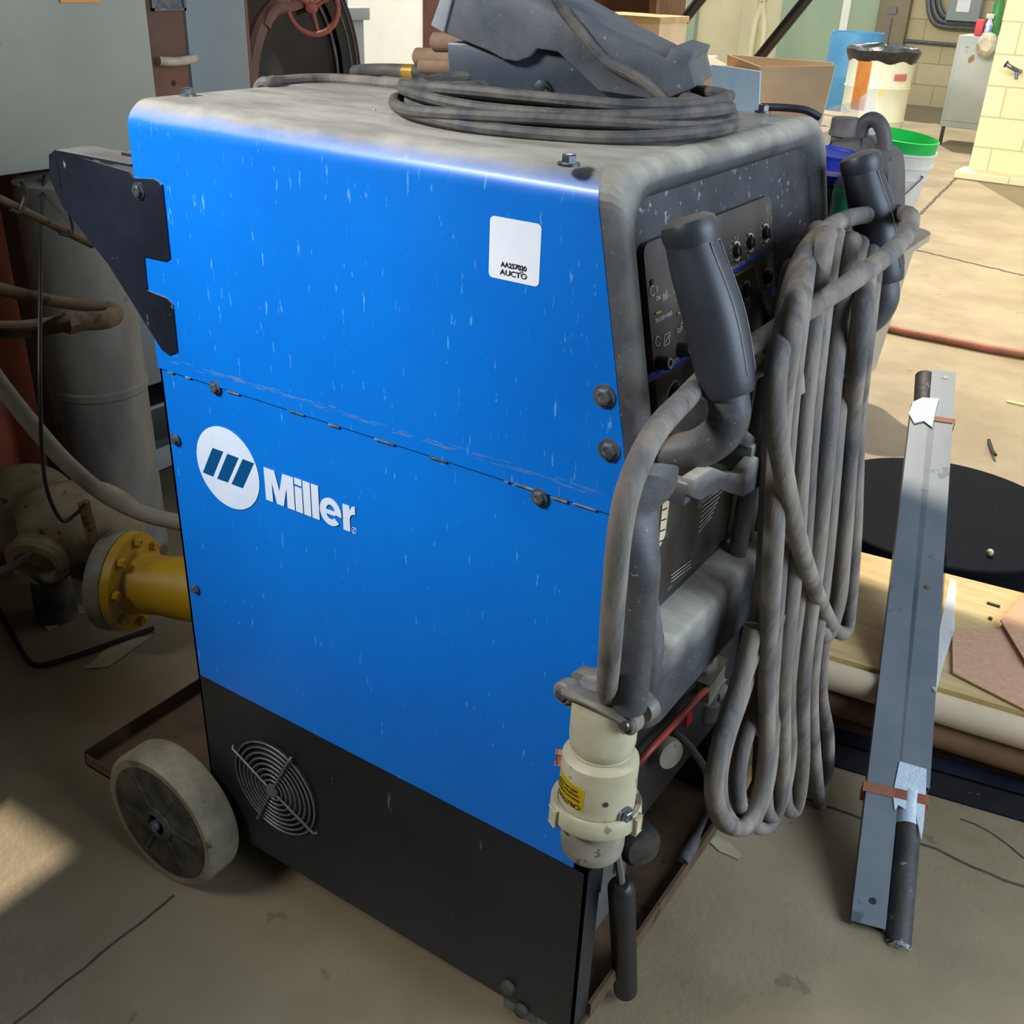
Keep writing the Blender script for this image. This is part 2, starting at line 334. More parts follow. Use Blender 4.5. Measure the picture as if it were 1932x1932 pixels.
for i in range(len(xs)-1):
    for j in range(len(ys)-1):
        cx, cy = (xs[i]+xs[i+1])/2, (ys[j]+ys[j+1])/2
        if any(h[0] < cx < h[1] and h[2] < cy < h[3] for h in holes): continue
        box(bm, (xs[i], ys[j], H_R), (xs[i+1], ys[j+1], H_R+.12))
st(mk('ceiling', bm, M_ceil, smooth=False))
# unseen walls added behind and right of the viewer to block sky light
bm = BM(); box(bm, (-2.5, -5, 0), (4.7, -4.9, H_R)); st(mk('wall_front_blocker', bm, M_ceil, smooth=False))
bm = BM(); box(bm, (4.6, -5, 0), (4.7, -.9, H_R)); st(mk('wall_right_blocker', bm, M_ceil, smooth=False))
# ================================================================== WELDER
H, XT, XF, ZK, ZS, W, ZB, Z0 = 1.2835, .660, .720, .998, .939, .574, .42, .10
def xf(z): return XF if z <= ZK else XF+(XT-XF)*(z-ZK)/(H-ZK)
NS = V((H-ZK, 0, XF-XT)).normalized(); PS = V((XF, 0, ZK))       # sloped front plane
wd = thing('welding_machine', 'large blue and black welding power source with control panel and two grips, on small wheels', 'welding machine', (.36, .29, 0))
# inner chassis
bm = BM(); box(bm, (.006, .006, ZB-.1), (XF-.03, W-.006, ZS)); prism(bm, [(.006, .006, ZS), (XF-.03, .006, ZS), (XT-.03, .006, H-.05), (.006, .006, H-.05)], (0, W-.012, 0)); mk('chassis', bm, M_dark, wd, False)
def shell(name, z0, r, m, off=0, top=True, z1=None):
    bm = BM(); cs = []
    if top:
        cs += [(0, z0), (0, ZK), (0, H-r)]+[(r-r*math.cos(a*math.pi/16), H-r+r*math.sin(a*math.pi/16)) for a in range(1, 9)]
        cs += [(W-r+r*math.sin(a*math.pi/16), H-r+r*math.cos(a*math.pi/16)) for a in range(0, 9)]+[(W, ZK), (W, z0)]
        cs = [(y-off*(1-min(1, max(0, y)/r)) if y < W/2 else y, z) for y, z in cs]
    L0 = [bm.verts.new((0, y, z)) for y, z in cs]; L1 = [bm.verts.new((xf(z), y, z)) for y, z in cs]
    for i in range(len(cs)-1): bm.faces.new((L0[i], L0[i+1], L1[i+1], L1[i]))
    bmesh.ops.recalc_face_normals(bm, faces=bm.faces); bmesh.ops.solidify(bm, geom=bm.faces[:], thickness=.003)
    return mk(name, bm, m, wd, ang=25)
up = shell('upper_cover', ZS, .034, M_blue, .0025)
for ya, yb in ((0, .003), (W-.003, W)): bm = BM(); box(bm, (0, ya, ZB), (XF, yb, ZS+.02)); mk('side_panel', bm, M_blue, wd, False)
bm = BM(); box(bm, (0, .0, ZB-.02), (.004, W, H-.03)); mk('rear_panel', bm, M_dark, wd, False)
# scraped seam line: a thin bead of chipped paint along the lap and a rubbed dust ridge
bm = BM(); rr = random.Random(3)
x = .02
while x < .70:
    l = rr.uniform(.004, .03); zz = ZS-.0015+rr.uniform(-.001, .001)
    if rr.random() < .55: box(bm, (x, -.0032, zz-.0007), (x+l, -.0004, zz+rr.uniform(.0003, .0014)))
    x += l+rr.uniform(.001, .02)
mk('chipped_edge', bm, mat('chipped paint', s(170, 140, 110), s(40, 46, 60), 60, .7), wd, False)['kind'] = 'stuff'
bm = BM()
for k in range(110):
    x = rr.uniform(.02, .70); zz = .958+rr.gauss(0, .0022); l = rr.uniform(.006, .03)
    box(bm, (x, -.00275, zz), (x+l, -.002, zz+rr.uniform(.0001, .0004)))
o = mk('scuff_line', bm, mat('rubbed dust', s(120, 130, 150), s(90, 120, 160), 60, .7), wd, False); o['kind'] = 'stuff'
# black base
bm = BM(); box(bm, (0, 0, Z0), (XF, .004, ZB-.001)); box(bm, (XF-.004, 0, Z0), (XF, .042, ZB-.001)); box(bm, (0, W-.004, Z0), (XF, W, ZB)); box(bm, (0, 0, Z0), (.004, W, ZB))
mk('base_skirt', bm, M_black, wd, False)
bm = BM(); prism(bm, [(XF, .004, ZB), (XF, .042, ZB), (XF, .042, ZB+.03), (XF, .02, ZB+.03), (XF, .004, ZB+.008)], (-.004, 0, 0)); mk('base_corner_tab', bm, M_frame, wd, False)
# fan guard
fc = P(518, 1488, 'y', -.004)
bm = BM(); R0 = .088
for k in range(1, 10):
    r = R0*k/9.2
    sweep(bm, [fc+V((r*math.cos(a*math.pi/20), -.004+.004*(k/9)**2, r*math.sin(a*math.pi/20))) for a in range(40)], .0016, 6, closed=True)
for a in range(4):
    t = math.radians(45+90*a+18); d = V((math.cos(t), 0, math.sin(t))); sweep(bm, [fc+V((0, -.006, 0))+d*.012, fc+V((0, -.005, 0))+d*R0*1.08, fc+V((0, .0, 0))+d*R0*1.12], .0022, 6)
lathe(bm, [(.012, -.001), (.012, .003)], fc+V((0, -.004, 0)), (0, -1, 0), 20)
mk('fan_guard', bm, mat('dusty wire', s(110, 108, 108), s(84, 84, 88), 40, .5, metal=.3), wd)
bm = BM(); lathe(bm, [(R0*1.02, 0), (R0*1.02, .0012)], fc+V((0, .0035, 0)), (0, -1, 0), 40); mk('fan_opening', bm, mat('fan gap', s(10, 10, 13), s(34, 33, 34), 30, .8), wd)
# bolts
for k, (px, py, r) in enumerate(((1141, 747, .0088), (1150, 849, .0088), (406, 731, .0066), (1018, 938, .0074), (331, 829, .006), (368, 1111, .0055))):
    bm = BM(); hexbolt(bm, P(px, py, 'y', -.0022), (0, -1, 0), r, r*.8); mk('bolt', bm, M_steeld, wd)
for px, py in ((354, 181), (1073, 312), (1439, 212)):
    bm = BM(); hexbolt(bm, P(px, py, 'z', H), (0, 0, 1), .0075, .010); mk('bolt', bm, M_steel, wd)
for px, py in ((960, 1861), (985, 1905)):
    bm = BM(); lathe(bm, [(.012, 0), (.010, .008), (.005, .010)], P(px, py, 'y', 0), (0, -1, 0), 12); mk('bolt', bm, M_hub, wd)
# logo
def ellipse_disc(name, c, rx, rz, m, parent, th=.0006, n=64):
    bm = BM(); prism(bm, [c+V((rx*math.cos(a*2*math.pi/n), 0, rz*math.sin(a*2*math.pi/n))) for a in range(n)], (0, -th, 0)); return mk(name, bm, m, parent, False)
yl = -.0004
lc = P(430, 884, 'y', yl); wl, wr, wt, wb = P(371, 855, 'y', yl), P(491, 918, 'y', yl), P(418, 806, 'y', yl), P(442, 959, 'y', yl)
rl = ((wr.x-wl.x)/2+(wt.z-wb.z)/2)/2
lc = V(((wr.x+wl.x)/2, yl, (wt.z+wb.z)/2))
lg = ellipse_disc('logo_disc', lc, rl, rl, M_white, wd)
bm = BM()
for q in (((401, 845), (421, 852), (402, 899), (383, 891)), ((429, 856), (450, 864), (430, 910), (410, 903)), ((458, 866), (479, 874), (458, 921), (437, 913))):
    prism(bm, [P(a, b, 'y', yl-.0007) for a, b in q], (0, -.0003, 0))
mk('logo_bars', bm, M_navy, lg, False)
ta, tb_ = P(503, 942, 'y', yl), P(660, 1002, 'y', yl); tt = P(498.5, 881, 'y', yl)
lw = P(648, 998, 'y', yl).x-ta.x; lh = tt.z-ta.z

def letter(name, polys, ox, wdt, parent):
    bm = BM()
    for pl_ in polys: prism(bm, [(ta.x+(ox+x_*wdt)*EM, yl-.0004, ta.z+z_*EM*CAPH) for x_, z_ in pl_], (0, -.0005, 0))
    return mk(name, bm, M_white, parent, False)
CAPH = lh; EM = 1.0; T_ = P(671, 990, 'y', yl).x-ta.x; u_ = T_/4.42
word = thing_word = lg
def arcp(cx, cz, r0, r1, rz0, rz1, a0, a1, n=20):
    o = [(cx+r0*math.cos(math.radians(a0+(a1-a0)*k/n)), cz+rz0*math.sin(math.radians(a0+(a1-a0)*k/n))) for k in range(n+1)]
    return o+[(cx+r1*math.cos(math.radians(a0+(a1-a0)*k/n)), cz+rz1*math.sin(math.radians(a0+(a1-a0)*k/n))) for k in range(n, -1, -1)]

def lx(px): return P(px, 942+(px-503)*.38, 'y', yl).x-ta.x
def lw_(a, b, w0=1): return (lx(b)-lx(a))/w0
letter('letter_m', [[(0, 0), (.3, 0), (.3, .62), (.47, 0), (.75, 0), (.92, .62), (.92, 0), (1.22, 0), (1.22, 1), (.78, 1), (.61, .42), (.44, 1), (0, 1)]], 0, lw_(503, 557.5, 1.22), wd)
letter('letter_i', [[(0, 0), (.28, 0), (.28, .76), (0, .76)], [(0, .83), (.28, .83), (.28, 1.02), (0, 1.02)]], lx(559.5), lw_(559.5, 573, .28), wd)
letter('letter_l', [[(0, 0), (.28, 0), (.28, 1.02), (0, 1.02)]], lx(575), lw_(575, 588.5, .28), wd)
letter('letter_l', [[(0, 0), (.28, 0), (.28, 1.02), (0, 1.02)]], lx(590.5), lw_(590.5, 604, .28), wd)
letter('letter_e', [arcp(.45, .38, .45, .19, .41, .22, -10, 318, 34), [(.262, .30), (.638, .30), (.638, .43), (.262, .43)]], lx(605.5), lw_(605.5, 646, .9), wd)
letter('letter_r', [[(0, 0), (.29, 0), (.29, .40), (.34, .50), (.44, .56), (.53, .56), (.53, .80), (.46, .80), (.38, .76), (.29, .64), (.29, .77), (0, .77)]], lx(649), lw_(649, 672, .53), wd)
rc = P(668, 1001, 'y', yl); bm = BM(); sweep(bm, [rc+V((.0041*math.cos(a), 0, .0041*math.sin(a))) for a in [k*math.pi/12 for k in range(24)]], .0004, 5, closed=True); mk('registered_ring', bm, M_white, wd)
text('registered_letter', 'R', .0048, rc+V((-.0016, -.0003, -.0018)), (1, 0, 0), (0, 0, 1), M_white, wd)
# inventory sticker
c0, c1, c2, c3 = [P(a, b, 'y', -.0028) for a, b in ((924, 409), (1021, 420), (1018, 537), (923, 527))]
sx0, sx1, sz1, sz0 = (c0.x+c3.x)/2, (c1.x+c2.x)/2, (c0.z+c1.z)/2, (c2.z+c3.z)/2
bm = BM(); r = .005; pts = []
for (cx, cz, a0) in ((sx1-r, sz1-r, 0), (sx0+r, sz1-r, 90), (sx0+r, sz0+r, 180), (sx1-r, sz0+r, 270)):
    for k in range(6): a = math.radians(a0+k*18); pts.append((cx+r*math.cos(a), -.0026, cz+r*math.sin(a)))
prism(bm, pts, (0, -.0005, 0)); stk = mk('inventory_sticker', bm, M_sticker, wd, False); stk['label'] = 'white inventory sticker with number on the blue side'
sw = sx1-sx0; shh = sz1-sz0; mx = (sx0+sx1)/2
text('sticker_number', 'AA257020', shh*.115, (mx, -.0033, sz0+shh*.215), (1, 0, 0), (0, 0, 1), M_ink, stk, bold=.00012, align='CENTER')
text('sticker_name', 'AUCTO', shh*.125, (mx, -.0033, sz0+shh*.085), (1, 0, 0), (0, 0, 1), M_ink, stk, bold=.00008, sx=1.2, align='CENTER')
bm = BM(); box(bm, (mx+sw*.125, -.0037, sz0+shh*.185), (mx+sw*.19, -.0031, sz0+shh*.195)); mk('sticker_accent', bm, M_ink, stk, False)
# ---- moulded front bezel
def rrect(y0, y1, z0, z1, r, n=8):
    o = []
    for cy, cz, a0 in ((y1-r, z1-r, 0), (y0+r, z1-r, 90), (y0+r, z0+r, 180), (y1-r, z0+r, 270)):
        for k in range(n+1): a = math.radians(a0+90*k/n); o.append((cy+r*math.cos(a), cz+r*math.sin(a)))
    return o
def dens(pts, k=6):
    out = []; n = len(pts)
    for i in range(n):
        a, b = pts[i], pts[(i+1) % n]
        for j in range(k): out.append((a[0]+(b[0]-a[0])*j/k, a[1]+(b[1]-a[1])*j/k))
    return out
ZL = .665
def DEP(z): return .052
def ring(y0, y1, z0, z1, r, d, sl=0):
    res = []
    for y, z in dens(rrect(y0, y1, z0, z1, r), 10): res.append(V((xf(z)+(d[0]*DV(z)+d[1] if isinstance(d, tuple) else d), y, z)))
    return res
def DV(z): return .026 if z > .92 else .058-.032*max(0, min(1, (z-.80)/.12))**1
loops = [ring(.000, W, ZL, H, .034, -.004), ring(-.002, W+.002, ZL-.002, H+.002, .036, .001), ring(-.002, W+.002, ZL-.002, H+.002, .036, (1, -.012)),
         ring(.001, W-.001, ZL+.001, H-.002, .036, (1, -.006)), ring(.006, W-.006, ZL+.006, H-.006, .036, (1, -.001)), ring(.013, W-.013, ZL+.07, H-.015, .036, (1, 0)),
         ring(.019, W-.020, ZL+.098, H-.024, .044, (1, -.002)), ring(.024, W-.026, ZL+.106, H-.030, .05, (1, -.010)), ring(.028, W-.032, ZL+.112, H-.036, .05, .006)]
bm = BM(); VL = [[bm.verts.new(p) for p in l] for l in loops]
for A, B in zip(VL, VL[1:]):
    n = len(A)
    for k in range(n): bm.faces.new((A[k], A[(k+1) % n], B[(k+1) % n], B[k]))
bz = mk('front_bezel', bm, M_plast, wd, ang=50)
bm = BM(); l = ring(.03, W-.03, ZL+.10, H-.035, .05, .010); c = bm.verts.new(V((XF+.004, W/2, ZK))); vs = [bm.verts.new(p) for p in l]
top = [v for v in vs]
bm.faces.new(vs); bmesh.ops.delete(bm, geom=[c], context='VERTS')
bm.free(); bm = BM()
def fp(y, z, d): return V((xf(z)+d, y, z))
prism(bm, [fp(.012, ZK, .010), fp(.012, H-.02, .010), fp(.012, H-.02, 0), fp(.012, ZK, 0), fp(.012, ZL+.08, 0), fp(.012, ZL+.08, .010)], (0, W-.024, 0)); mk('recess_panel', bm, M_rec, wd, False)
# ledge underside side skirts under the bezel down to the tray opening
for ya, yb in ((0, .012), (W-.02, W)): bm = BM(); box(bm, (XF-.02, ya, ZB), (XF, yb, ZL)); mk('side_flange', bm, M_frame, wd, False)
# control plate on the sloped plane
def fs(px, py, d=.012): return PN(px, py, PS+NS*d, NS)
q = [fs(1188, 482, .016), fs(1440, 352, .016), fs(1478, 600, .016), fs(1218, 722, .016)]
cy0, cy1 = .046, fs(1458, 480, .016).y; cz1, cz0 = fs(1192, 476, .016).z, ZK+.002
def sp_(y, z, d): return PS+V((0, 0, 0))+V((-(XF-XT)*(z-ZK)/(H-ZK), y, z-ZK))+NS*d
bm = BM(); pts = []
for y, z in rrect(cy0, cy1, cz0, cz1, .012, 4): pts.append(sp_(y, z, .011))
prism(bm, pts, NS*.006); plate = mk('control_plate', bm, M_panel, wd, False)
dd = .0178
UP = (sp_(0, 1.2, 0)-sp_(0, 1.1, 0)).normalized(); RT = V((0, 1, 0))
def arc_ring(c, r, a0, a1, t, m, nm, par, n=24):
    bm = BM(); pa = [c+(RT*math.cos(math.radians(a0+(a1-a0)*k/n))+UP*math.sin(math.radians(a0+(a1-a0)*k/n)))*r for k in range(n+1)]
    sweep(bm, pa, t, 6, ell=1); return mk(nm, bm, m, par)
def knob(px, py, r=.0105, ticks=True, d=dd, ring_=True):
    c = fs(px, py, d); bm = BM(); lathe(bm, [(r*.62, 0), (r*.60, .005), (r*.5, .006)], c, NS, 20)
    obox(bm, c+NS*.0062, RT*r*.12, UP*r*.5, NS*.001); k_ = mk('control_knob', bm, M_ink, plate)
    if ring_: arc_ring(c+NS*.001, r*.98, -120, 120, .0014, M_print, 'dial_ring', k_)
    if ticks:
        bm = BM()
        for a in range(-60, 241, 30):
            t = math.radians(a); e = RT*math.cos(t)+UP*math.sin(t); f = UP*math.cos(t)-RT*math.sin(t)
            obox(bm, c+e*r*1.45, e*.0012, f*.0005, NS*.0003)
        mk('dial_ticks', bm, M_print, k_, False)
for a in ((1388, 474), (1414, 458), (1443, 440), (1407, 548), (1446, 524), (1452, 604)): knob(*a)
def pplane(px, py):
    c = fs(px, py, dd)
    return c if c.z > ZK else P(px, py, 'x', XF+.0178)
# push buttons with bright rims
for px, py in ((1243, 685), (1283, 660)):
    c = fs(px, py, .018); bm = BM(); lathe(bm, [(.0075, 0), (.0072, .010), (.0055, .0125), (.004, .0125), (.0036, .0115)], c, NS, 24); k_ = mk('push_button', bm, M_ink, plate)
    bm = BM(); lathe(bm, [(.0056, .0122), (.0054, .0135), (.0038, .0135), (.0037, .0122)], c, NS, 24, cap=False); mk('button_ring', bm, M_print, k_)
# blue bands and print
def band(a, b, wpx, m=M_pblue, nm='print_band', d=.0178):
    A, B = fs(*a, d), fs(*b, d); bm = BM(); f = (B-A).normalized(); u = NS.cross(f)
    obox(bm, (A+B)/2, f*(B-A).length/2, u*wpx, NS*.0004); return mk(nm, bm, m, plate, False)
band((1216, 719), (1300, 672), .0042); band((1376, 515), (1450, 474), .0042); band((1398, 582), (1420, 571), .0042); band((1438, 558), (1463, 547), .003)
band((1380, 524), (1421, 500), .0012, M_pyel, 'print_line'); band((1380, 524), (1384, 560), .0005, M_pyel, 'print_line'); band((1421, 500), (1440, 570), .0004, M_pyel, 'print_line'); band((1438, 569), (1466, 552), .0004, M_print, 'print_line')
def ptext(body, px, py, sz, m=M_print, nm='print_text', sx=1):
    return text(nm, body, sz, fs(px, py, .0186), RT, UP, m, plate, sx=sx, th=.0002)
ptext('ON', 1238, 568, .006); ptext('I', 1239, 553, .010); ptext('OUTPUT (SELECT)', 1240, 706, .0065, nm='print_text'); ptext('BALANCE / DIG', 1380, 510, .0060); ptext('DC', 1410, 490, .006)
ptext('SPOT TIME', 1400, 579, .0055); ptext('TRIGGER HOLD', 1236, 610, .0055); ptext('PULSER', 1440, 554, .0045); ptext('START', 1277, 628, .0052)
for (px, py) in ((1231, 549), (1241, 644)):
    arc_ring(fs(px, py, .0184), .0048, 30, 330, .0006, M_print, 'print_symbol', plate); 
bm = BM()
for pts in (((1252, 653), (1254, 632), (1264, 627), (1262, 648), (1252, 653)), ((1254, 648), (1262, 632))):
    sweep(bm, [fs(a, b, .0182) for a, b in pts], .0005, 5)
for pts in (((1278, 628), (1284, 625), (1285, 610), (1292, 607), (1293, 622), (1299, 619)),): sweep(bm, [fs(a, b, .0182) for a, b in pts], .0006, 5)
mk('print_symbol', bm, M_print, plate)
for a, b in (((1237, 592), (1246, 588)), ((1278, 592), (1286, 588))): bm = BM(); sweep(bm, [fs(*a, .0182), fs(*b, .0182)], .0012, 5); mk('indicator_mark', bm, M_pyel, plate)
for px, py in ((1230, 533), (1217, 700)):
    bm = BM(); lathe(bm, [(.0035, 0), (.003, .001)], fs(px, py, .0178), NS, 14); mk('led_lens', bm, M_ink, plate)
# lower front plate below the knee with dials, raised labels
bm = BM(); box(bm, (XF+.010, .05, ZL+.13), (XF+.016, cy1, ZK-.004)); low = mk('lower_plate', bm, M_panel, wd, False)
def lp(px, py, d=.017): return P(px, py, 'x', XF+d)
for px, py in ((1268, 745), (1325, 690)):
    c = lp(px, py); bm = BM(); lathe(bm, [(.011, 0), (.010, .012), (.008, .013)], c, (1, 0, 0), 20); k_ = mk('control_knob', bm, M_ink, low)
    bm = BM(); sweep(bm, [c+V((.001, .015*math.cos(a*math.pi/14), .015*math.sin(a*math.pi/14))) for a in range(-6, 19)], .001, 6); mk('dial_ring', bm, M_print, k_)
def lquad(name, pts, m, th=.0006, d=.0165, par=low):
    bm = BM(); prism(bm, [lp(a, b, d) for a, b in pts], (th, 0, 0)); return mk(name, bm, m, par, False)
lb = lquad('rating_label', ((1256, 884), (1271, 878), (1254, 1010), (1241, 1038)), M_paper)
bm = BM()
for k in range(7):
    t = k/7+.08; a = V((1257, 890, 0)).lerp(V((1243, 1030, 0)), t); prism(bm, [lp(a.x, a.y, .0172), lp(a.x+9, a.y-4, .0172), lp(a.x+9, a.y-1.5, .0172), lp(a.x, a.y+2.5, .0172)], (.0003, 0, 0))
mk('label_text', bm, M_ink, lb, False)
bm = BM()
for k in range(7):
    a = (1325-k*1.2, 948+k*9.5); b = (1366-k*4, 918+k*9.5); sweep(bm, [lp(*a, .0168), lp(*b, .0168)], .0007, 4)
for k in range(3): sweep(bm, [lp(1266, 1086+k*6, .0168), lp(1303, 1058+k*6, .0168)], .0007, 4)
mk('printed_warning', bm, M_print, low)
# ---- grips and their bars
def grip(y, dz=0):
    base = V((.735, y, 1.000))
    B = lambda px, py: P(px, py, 'y', y)
    ctr = {0: [(1225, 868), (1300, 850), (1345, 832), (1372, 800), (1374, 760), (1368, 730)]}
    if y < .3: path = [P(a, b, 'y', y) for a, b in ((1212, 862), (1262, 856), (1318, 846), (1358, 820), (1376, 785), (1374, 750), (1368, 715))]; g = [P(a, b, 'y', y) for a, b in ((1376, 742), (1368, 700), (1347, 600), (1316, 500), (1297, 432))]
    else:
        off = V((0, y-yg, 0)); path = [p+off for p in path0]; g = [p+off for p in g0]
    return path, g
yg = .036; path0, g0 = grip(yg); yg2 = W-.014
path1, g1 = grip(yg2)
for path, g in ((path0, g0), (path1, g1)):
    bm = BM(); tube(bm, path, .0205, 18, 8); hb = mk('handle_bar', bm, M_tube, wd)
    bm = BM(); sp = spline(g, 10); N_ = len(sp)
    def rad(t): return .0246+.0046*math.sin(math.pi*min(1, t*1.15))
    sweep(bm, sp, rad, 22, ell=1, cap=True, up=(0, 1, 0)); d = (sp[-1]-sp[-4]).normalized()
    fw = (V((1, 0, 0))-d*d.x).normalized(); sd = d.cross(fw).normalized()
    # flared cap
    lathe(bm, [(.0246, -.016), (.0268, -.008), (.0275, -.001), (.0255, .006), (.018, .0105), (.006, .012)], sp[-1]+fw*.002, d, 22)
    gr = mk('hand_grip', bm, M_grip, hb)
    bm = BM(); lo, hi = int(N_*.20), int(N_*.86); n_ = (fw-sd*.45*(1)).normalized()
    A = []; Bv = []
    for k in range(lo, hi):
        t = k/(N_-1); c = sp[k]+fw*rad(t)*.93; s2 = V((0, 1, 0)); A.append(c-s2*.010+fw*.0006); Bv.append(c+s2*.012-fw*.0002)
    va = [bm.verts.new(p) for p in A]; vb = [bm.verts.new(p) for p in Bv]
    for k in range(len(va)-1): bm.faces.new((va[k], va[k+1], vb[k+1], vb[k]))
    bmesh.ops.solidify(bm, geom=bm.faces[:], thickness=.006); mk('grip_inset', bm, M_gripi, gr)
    bm = BM(); lp_ = A+Bv[::-1]; sweep(bm, lp_, .0007, 5, closed=True); mk('inset_seam', bm, M_gline, gr)
# hook cradle under the bar (angular cable hanger)
bm = BM(); h = [P(a, b, 'x', .80) for a, b in ((1310, 905), (1345, 882), (1372, 893), (1400, 895), (1428, 862), (1442, 868), (1432, 920), (1402, 938), (1360, 925), (1322, 945), (1303, 938))]
prism(bm, h, (-.014, 0, 0), .002)
box(bm, (XF+.01, h[0].y-.004, h[0].z-.03), (.795, h[0].y+.012, h[0].z-.005), .003); box(bm, (XF+.01, h[4].y-.004, h[4].z-.02), (.795, h[4].y+.010, h[4].z+.012), .003)
mk('cable_hanger', bm, M_plast, wd)
bm = BM(); prism(bm, [P(a, b, 'x', .792) for a, b in ((1395, 838), (1410, 812), (1432, 830), (1420, 850))], (-.06, 0, 0), .002); mk('hanger_post', bm, M_plast, wd)
# gas bottle bracket at the rear corner
YB = -.0045
bm = BM(); bpx = [(92, 292), (104, 283), (242, 324), (252, 336), (290, 338), (305, 348), (320, 487), (312, 493), (271, 484), (277, 548), (314, 563), (325, 575), (334, 664), (318, 670), (305, 660), (205, 500), (118, 390), (93, 335)]
bp = [P(a, b, 'y', YB) for a, b in bpx]
prism(bm, bp, (0, .003, 0)); br = mk('bottle_bracket', bm, M_frame, wd, False)
bm = BM(); zt = bp[1].z; xa_, xb_ = bp[1].x, -.002
box(bm, (xa_, YB, zt-.003), (xb_, YB+.055, zt)); box(bm, (xa_-.002, YB, zt-.05), (xa_+.001, YB+.055, zt)); box(bm, (xb_-.06, .03, zt), (0, .12, zt+.004)); mk('bracket_flange', bm, M_frame, br, False)
bm = BM(); hexbolt(bm, P(262, 360, 'y', YB), (0, -1, 0), .0075, .006); mk('bracket_bolt', bm, M_steel, br)
# ---- rear tray, axle and wheel
zt = .115
bm = BM(); tr = [P(a, b, 'z', zt) for a, b in ((162, 1432), (385, 1285), (415, 1330), (415, 1460), (330, 1425), (215, 1455))]
tr = [tr[0], V((-.005, tr[0].y+.46, zt)), V((-.005, tr[0].y, zt))]
x_, y_ = P(162, 1440, 'z', zt).x, P(162, 1440, 'z', zt).y
bm.free(); bm = BM(); ty0 = max(.02, y_)
box(bm, (x_, y_, zt-.004), (0, y_+.42, zt)); box(bm, (x_, y_, zt), (x_+.003, y_+.42, zt+.03)); box(bm, (x_, y_, zt-.004), (0, y_+.003, zt+.022)); box(bm, (x_, y_+.417, zt-.004), (0, y_+.42, zt+.03)); tray = mk('bottle_tray', bm, M_rust, wd, False)
yw0 = -.078
cpt = V((P(300, 1560, 'y', yw0).x, yw0, 0)); RW = .130
cpt.z = RW
bm = BM(); lathe(bm, [(RW*.86, .002), (RW*.95, 0), (RW*.985, .004), (RW, .010), (RW, .056), (RW*.97, .063), (RW*.86, .065), (RW*.8, .055)], cpt, (0, 1, 0), 48); wl_ = mk('rear_wheel', bm, M_wheel, wd)
bm = BM(); lathe(bm, [(RW*.84, .0), (RW*.80, .012), (.034, .014), (.032, -.004), (.020, -.006), (.018, .0)], cpt+V((0, .0, 0)), (0, 1, 0), 40)
for k in range(6):
    t = k*math.pi/3; d_ = V((math.cos(t), 0, math.sin(t))); obox(bm, cpt+d_*.06+V((0, .006, 0)), d_*.032, V((0, .008, 0)), d_.cross(V((0, 1, 0)))*.005, .002)
mk('wheel_hub', bm, M_hub, wl_)
bm = BM(); rod(bm, cpt+V((0, -.012, 0)), cpt+V((0, .74, 0)), .009); sweep(bm, [cpt+V((0, -.012, .007)), cpt+V((.004, -.012, -.008))], .0014, 6); mk('axle', bm, M_steeld, wd)
c2_ = cpt+V((0, .68, 0)); bm = BM(); lathe(bm, [(RW*.86, .002), (RW, .010), (RW, .046), (RW*.86, .055)], c2_, (0, 1, 0), 36); mk('rear_wheel', bm, M_wheel, wd)
bm = BM(); prism(bm, [(cpt.x-.02, -.012, RW-.02), (cpt.x+.02, -.012, RW-.02), (cpt.x+.09, -.012, zt+.06), (cpt.x-.03, -.012, zt+.05)], (0, .006, 0)); mk('axle_plate', bm, M_frame, wd, False)
for yc in (.05, W-.07):
    bm = BM(); c = V((XF-.10, yc, .042)); lathe(bm, [(.034, 0), (.042, .004), (.042, .026), (.034, .03)], c-V((0, .015, 0)), (0, 1, 0), 28)
    cw = mk('front_caster', bm, M_wheel, wd); bm = BM(); box(bm, c+V((-.03, -.026, .0)), c+V((.03, -.020, .062))); box(bm, c+V((-.03, .020, .0)), c+V((.03, .026, .062))); box(bm, c+V((-.04, -.03, .054)), c+V((.04, .03, .060))); mk('caster_fork', bm, M_steeld, cw)
# ---- open lower bay: floor tray, cooler tank, hose fittings
bm = BM(); box(bm, (.1, .01, Z0), (XF+.005, W-.004, Z0+.006)); box(bm, (XF+.0, .042, Z0), (XF+.006, W-.004, Z0+.03)); mk('bay_floor', bm, M_rust, wd, False)
bm = BM(); box(bm, (.12, .05, Z0+.006), (.56, .52, .50), .008); tk = mk('coolant_tank', bm, M_dark, wd)
bm = BM(); box(bm, (.56, .07, Z0+.006), (.66, .27, .47), .006)
for k in range(4): box(bm, (.66, .08+.045*k, .20), (.664, .10+.045*k, .44))
mk('pump_housing', bm, mat('grey housing', s(112, 108, 100), s(84, 82, 78), 10, .6, metal=.2), wd)
cpp = P(1332, 1278, 'x', .69); bm = BM(); obox(bm, cpp, (0, .03, .006), (.02, 0, 0), (0, -.004, .022), .003); lathe(bm, [(.026, 0), (.026, .02), (.02, .026)], cpp+V((-.01, 0, .01)), (0, -.2, 1), 8); mk('filler_cap', bm, M_beiged, wd)
bm = BM(); box(bm, cpp+V((-.06, -.05, -.10)), cpp+V((-.01, .06, -.02)), .01); mk('coolant_bottle', bm, M_funnel, wd)
bm = BM(); lathe(bm, [(.022, -.01), (.024, 0), (.022, .008), (.006, .010)], P(1260, 1420, 'x', .712), (.8, -.35, .1), 24); mk('round_knob', bm, M_beiged, wd)
bm = BM(); tube(bm, [P(a, b, 'x', x) for a, b, x in ((1190, 1455, .70), (1230, 1410, .71), (1275, 1362, .71), (1325, 1307, .71), (1342, 1300, .69))], .0055, 10); rh = mk('red_hose', bm, M_redhand, wd)
